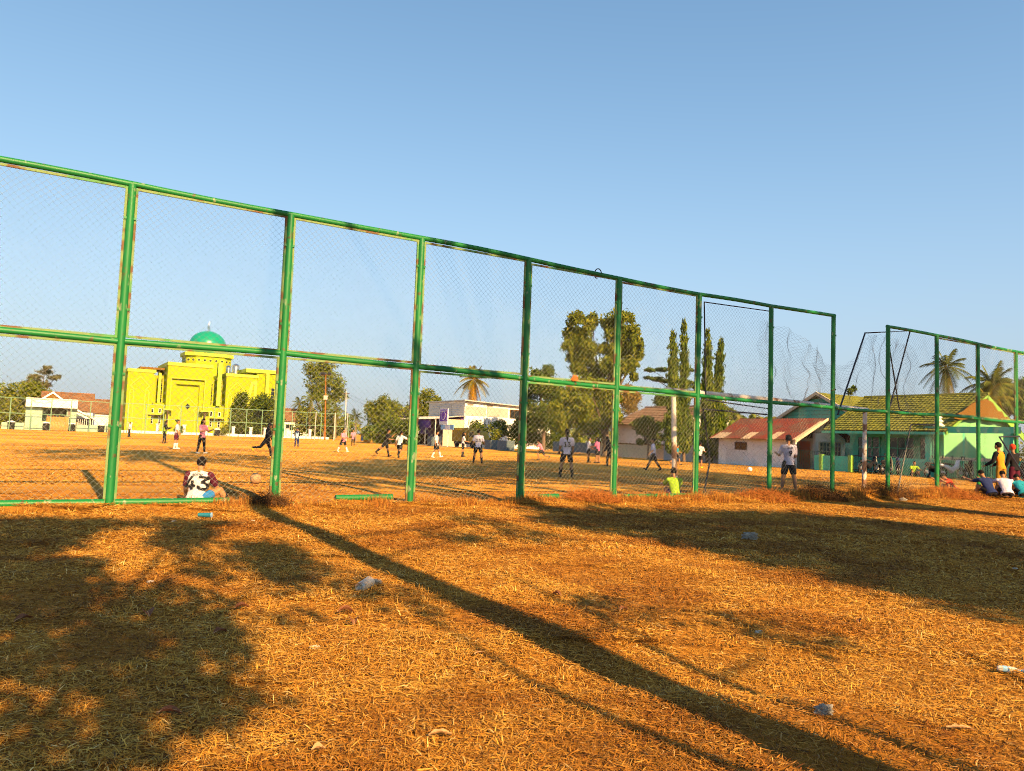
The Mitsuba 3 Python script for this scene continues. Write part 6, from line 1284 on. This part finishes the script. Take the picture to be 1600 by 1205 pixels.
# balls
def ball(label, x, y, r_, m_):
    t = thing('football', label, 'ball'); v = trimesh.creation.icosphere(subdivisions=4, radius=r_); v.apply_translation([x, y, r_ - .002]); put(t, 'shell', v, m_, True)
    ph = (1 + 5 ** .5) / 2; m = MB()
    dirs = np.array([(0, s1, s2 * ph) for s1 in (-1, 1) for s2 in (-1, 1)] + [(s1, s2 * ph, 0) for s1 in (-1, 1) for s2 in (-1, 1)] + [(s2 * ph, 0, s1) for s1 in (-1, 1) for s2 in (-1, 1)]); dirs /= np.linalg.norm(dirs[0])
    for d in dirs:
        e = np.cross(d, [.3, .5, .8]); e /= np.linalg.norm(e); g_ = np.cross(d, e)
        pts = [d * r_ * 1.008] + [(d + .36 * (math.cos(q) * e + math.sin(q) * g_)) / np.linalg.norm(d + .36 * e) * r_ * 1.006 for q in np.arange(5) * 2 * np.pi / 5]
        m.add(np.array(pts) + [x, y, r_ - .002], [[0, 1 + j, 1 + (j + 1) % 5] for j in range(5)])
    put(t, 'patches', m, 'grey_plaster', kind='stuff')
mat('old_ball', (.40, .25, .13), .7, .3)
ball('scuffed brown football on the field left of the dark green post', -5.585, 17.09, .12, 'old_ball'); ball('pale football on the sunlit strip in front of the red roofed house', 12.32, 39.46, .12, 'white_plaster')
# things on the fence
t = thing('cloth_rag', 'orange cloth rag caught on the middle rail of the fence', 'cloth')
put(t, 'cloth', crumple(0, 0, .07, .03, .08, 44).apply_translation(W(8.63, -.06, 2.52) - [0, 0, float(gz(0, 0)) + .06]), 'orange_door', 30)
t = thing('wire_knot', 'knot of dark wire hooked over the top rail of the fence', 'wire')
an = np.linspace(0, 5.2, 14); put(t, 'loop', FB().tube(np.stack([9.18 + .07 * np.cos(an), -.07 + .02 * an, 4.87 + .10 * np.sin(an)], 1), .012, 5), 'dark_steel')
# motorbikes
def bike(label, a, b, rot, body, seat='black_rubber'):
    t = thing('motorbike', label, 'motorbike', None); o = W(a, b); c, s = math.cos(rot), math.sin(rot)
    def X(pts): p = np.asarray(pts, float).reshape(-1, 3); return np.stack([o[0] + p[:, 0] * c - p[:, 1] * s, o[1] + p[:, 0] * s + p[:, 1] * c, p[:, 2]], 1)
    for x, nm in ((.62, 'wheel'), (-.62, 'wheel')):
        an = np.linspace(0, 2 * np.pi, 21); w_ = put(t, nm, MB().tube(X(np.stack([x + .25 * np.cos(an), 0 * an, .30 + .25 * np.sin(an)], 1)), .045, 7, cap=False), 'black_rubber', 40)
        put(w_, 'hub', MB().tube(X([[x, -.06, .30], [x, .06, .30]]), .09, 10), 'grey_sheet', 40)
    put(t, 'frame', solid([hullpts((X([-.45, 0, .62])[0], .11), (X([-.05, 0, .45])[0], .13)), hullpts((X([-.05, 0, .40])[0], .14), (X([.25, 0, .62])[0], .10)), hullpts((X([-.75, 0, .70])[0], .06), (X([-.4, 0, .62])[0], .10))]), body, 40)
    put(t, 'front_shield', solid([hullpts((X([.30, 0, .55])[0], (.10, .16, .10)), (X([.42, 0, .92])[0], (.08, .14, .06)))]), body, 40)
    put(t, 'seat', solid([hullpts((X([-.55, 0, .77])[0], (.14, .10, .05)), (X([.0, 0, .73])[0], (.12, .09, .045)))]), seat, 40)
    put(t, 'fork', MB().tube(X([[.62, .07, .30], [.42, .07, .95]]), .025, 6).tube(X([[.62, -.07, .30], [.42, -.07, .95]]), .025, 6), 'grey_sheet')
    put(t, 'handlebar', MB().tube(X([[.32, -.33, 1.02], [.42, 0, .99], [.32, .33, 1.02]]), .02, 6), 'dark_steel')
    for s_ in (-1, 1): put(t, 'mirror', MB().tube(X([[.36, s_ * .25, 1.03], [.36, s_ * .28, 1.18]]), [.01, .05], 6), 'dark_steel')
    put(t, 'headlight', solid([hullpts((X([.50, 0, .92])[0], .06), (X([.46, 0, .92])[0], .07))]), 'white_print', 40)
for (a, b, ro, bd, lb) in ((39.6, 13.6, .2, 'black_cloth', 'black motorbike, leftmost of the row by the low teal wall'), (39.7, 12.6, .5, 'black_cloth', 'second black motorbike from the left by the low teal wall'), (39.6, 11.9, .9, 'navy_cloth', 'dark blue motorbike left of the sitting lime bib'),
                        (39.6, 9.9, .3, 'black_cloth', 'black motorbike in front of the dark barred fence, left one'), (39.7, 9.0, .1, 'white_cloth', 'white and black motorbike in front of the dark barred fence'), (39.8, 8.2, .6, 'black_cloth', 'black motorbike in front of the dark barred fence, right one'), (39.6, 5.7, .4, 'black_cloth', 'black motorbike at the right edge behind the people')):
    bike(lb, a, b, ro + math.radians(FIELD) - .3, bd)
# poles and wires far off
t = thing('floodlight_pole', 'tall rusty floodlight pole in front of the tall ragged tree', 'lamp post')
px_, py_ = -29.9, 124.5
put(t, 'pole', MB().tube([[px_, py_, -.2], [px_ - .2, py_, 5.5], [px_ - .45, py_, 10.9]], [.13, .11, .08], 8), 'rust_twig', 40)
put(t, 'crossbar', MB().tube([[px_ - 1.2, py_, 10.5], [px_ + .4, py_, 10.6]], .05, 6), 'rust_twig')
for d_ in (-1.1, -.55, .2): put(t, 'floodlight', MB().box(px_ + d_ - .25, px_ + d_ + .25, py_ - .25, py_ - .02, 10.62, 10.95), 'dark_steel')
put(t, 'meter_box', MB().box(px_ - .5, px_ + .1, py_ - .32, py_ - .13, 6.5, 7.2), 'cream_sheet')
t = thing('utility_pole', 'thin pale utility pole with wires right of the floodlight pole', 'utility pole')
put(t, 'pole', MB().tube([[-27.2, 127, -.2], [-27.4, 127, 8.2]], [.12, .08], 8), 'grey_sheet', 40); put(t, 'cross_arm', MB().box(-28.0, -26.8, 126.95, 127.08, 7.75, 7.87), 'dark_wood')
t = thing('overhead_wire', 'overhead wires sagging to the right from the utility pole', 'wire')
for i, z in enumerate((7.9, 7.4)):
    s = np.linspace(0, 1, 14); put(t, 'strand', MB().tube(np.stack([-27.4 + 13 * s, 127 - 16 * s, z - 2.2 * s - 1.0 * np.sin(s * np.pi)], 1), .018, 4), 'dark_steel')
for i, (x, y) in enumerate(((-30.7, 121), (-27.8, 121.5), (-25.6, 120.5))):
    t = thing('bare_pole', ['pale bare pole left of the floodlight pole', 'pale bare pole right of the floodlight pole', 'pale bare pole by the end of the far fence'][i], 'pole'); put(t, 'pole', MB().tube([[x, y, -.1], [x + .05, y, 4.4]], .07, 7), 'grey_sheet', 40)
# bins along the far yards, stall
for i, (a, b) in enumerate(((-4.4, 121.3), (.0, 121.0), (3.35, 121.0), (7.3, 121.2), (24.6, 122.6))):
    t = thing('rubbish_bin', ['black rubbish bin left of the pale green shop', 'black rubbish bin at the left end of the slat doors', 'black rubbish bin at the right end of the slat doors', 'black rubbish bin by the picket wall', 'black rubbish bin in front of the mosque portal'][i], 'bin')
    put(t, 'drum', FB().lathe([a, b, 0], [(0, 0), (.42, 0), (.46, .5), (.44, 1.0), (.40, 1.02), (0, 1.02)], 14), 'black_rubber', 40); put(t, 'lid', FB().lathe([a, b, 0], [(.5, 1.03), (.5, 1.12), (.2, 1.25), (0, 1.26)], 14), 'white_plaster', 40)
for i, (x, y) in enumerate(((18.9, 123.6), (25.6, 123.4), (33.5, 122.8))):
    r_ = .8 if i < 2 else .6
    q = W(x, y); plant('round_shrub', ['clipped round shrub in front of the mosque portal', 'clipped round shrub right of the mosque portal', 'small shrub by the white posts at the mosque corner'][i], 'bush', (float(q[0]), float(q[1]), [(float(q[0]), float(q[1]), .7, r_, .7)]), 1100, .24, 'dark' if i != 1 else 'olive', .2)
t = thing('market_stall', 'small stall with a blue tarpaulin beside the orange roofed hut', 'stall')
put(t, 'tarpaulin', FB().poly([[40.2, 93.0, 1.0], [40.2, 96.8, 1.0], [40.2, 96.8, .2], [40.2, 93.0, .2]], [.05, 0, 0]), 'blue_cloth'); put(t, 'awning', FB().poly([[39.9, 93, 1.9], [39.9, 96.5, 1.95], [42, 96.5, 2.2], [42, 93, 2.2]], [0, 0, .06]), 'yellow_cloth')
for y in (93.1, 96.4): put(t, 'post', FB().tube([[40.1, y, 0], [40.1, y, 1.92]], .05, 6), 'wood_slat')
t = thing('plastic_drum', 'orange plastic drum in front of the stall', 'drum'); put(t, 'drum', FB().lathe([39.5, 92.4, 0], [(0, 0), (.5, 0), (.55, .4), (.5, .9), (0, .92)], 14), 'orange_cloth', 40); put(t, 'lid', FB().lathe([39.5, 92.4, .925], [(.52, 0), (.5, .06), (0, .08)], 14), 'red_cloth', 40)
t = thing('plastic_drum', 'yellow plastic drum right of the stall', 'drum'); put(t, 'drum', FB().lathe([40.2, 90.4, 0], [(0, 0), (.36, 0), (.4, .4), (.36, .8), (0, .82)], 14), 'yellow_cloth', 40); put(t, 'lid', FB().lathe([40.2, 90.4, .825], [(.38, 0), (.36, .06), (0, .08)], 14), 'ochre_cloth', 40)
# far-off wood closing the horizon
rt = np.random.default_rng(9); cl = []
for i in range(150):
    x = -230 + i * 3.6 + rt.uniform(-1, 1); y = 235 + rt.uniform(-25, 25); h_ = rt.uniform(2.0, 4.6)
    cl.append((x, y, h_ * .8, rt.uniform(2.6, 4.2), h_))
m, c = leafcloud(cl, 42000, .95, 91, 0, .6, .28, 'olive', freq=1.0)
put(None, 'distant_trees', m, 'leaf', color=c); labels['distant_trees'] = dict(kind='stuff', label='far-off belt of trees along the horizon', category='trees')

# flattened clumps of straw among the mown blades
for i in range(3):
    m, c = tuft(150, .07, .03, .10, .0055, 500 + i, RUSTY, 1.0)
    ru = np.random.default_rng(510 + i); scene[f'straw_clump_{i}'] = dict(type='shapegroup', blade=mikit.ply(m, 'straw', uv=np.repeat(ru.random((len(m.vertices) // 8, 2)), 8, 0)))
rc = np.random.default_rng(78); count[0] = 0
for i in range(900):
    y = 2.3 + 9.5 * rc.random() ** .8; x = rc.uniform(-.72, .72) * y
    if b_of(x, y) > -.4 or meshkit.fbm(np.array([x * .8, y * .8, 2.0]), 2, 3) < .47: continue
    instance('straw_clumps', f'straw_clump_{rc.integers(3)}', x, y, float(gz(x, y)) - .005, rc.uniform(0, 360), rc.uniform(.5, 1.1), rc.uniform(.4, .9))
labels['straw_clumps'] = dict(kind='stuff', label='small flattened clumps of dry straw on the near ground', category='grass')
# repeats of one kind carry one group phrase
GROUPS = dict(person='people playing and watching on the field', motorbike='motorbikes parked along the low teal wall', fallen_leaf='big dead leaves lying on the grass', column_tree='slim drooping column trees', banana_plant='banana plants behind the red roof',
              rubbish_bin='black rubbish bins along the far yards', brush_heap='heaps of dry brush along the fence', palm_tree='palm trees around the field', willowy_tree='tall willowy trees by the field', background_tree='trees behind the houses', shade_tree='trees out of view casting shade',
              yard_tree='trees in the mosque yard', shrub='shrubs by the white building', round_shrub='clipped shrubs at the mosque', paper_scrap='paper scraps on the grass', plastic_bag='plastic bags on the grass', bare_pole='bare poles at the end of the far fence', slatted_bin='slatted bins by the field edge',
              shop_crate='crates in the canopy shop', teal_wall='low teal walls along the road', water_tank='steel tanks on the mosque roof', sandal='sandals by the sitting people', sports_fence='runs of the green pipe fence', leaning_panel_frame='frames leaning in the low bays', yard_wall='low yard walls across the field',
              tiled_house='clay tile roofed houses at the far left', low_house='low houses across the field', plastic_drum='plastic drums by the stall', tiered_ornament='white tiered ornaments', bush_tree='leafy trees at the far left', round_bush='round bushes left of the white building', football='footballs on the field')
for k in list(labels):
    b_ = k.rsplit('_', 1)[0] if k[-3:].isdigit() else k
    if '__' not in k and b_ in GROUPS and 'category' in labels[k]: labels[k]['group'] = GROUPS[b_]
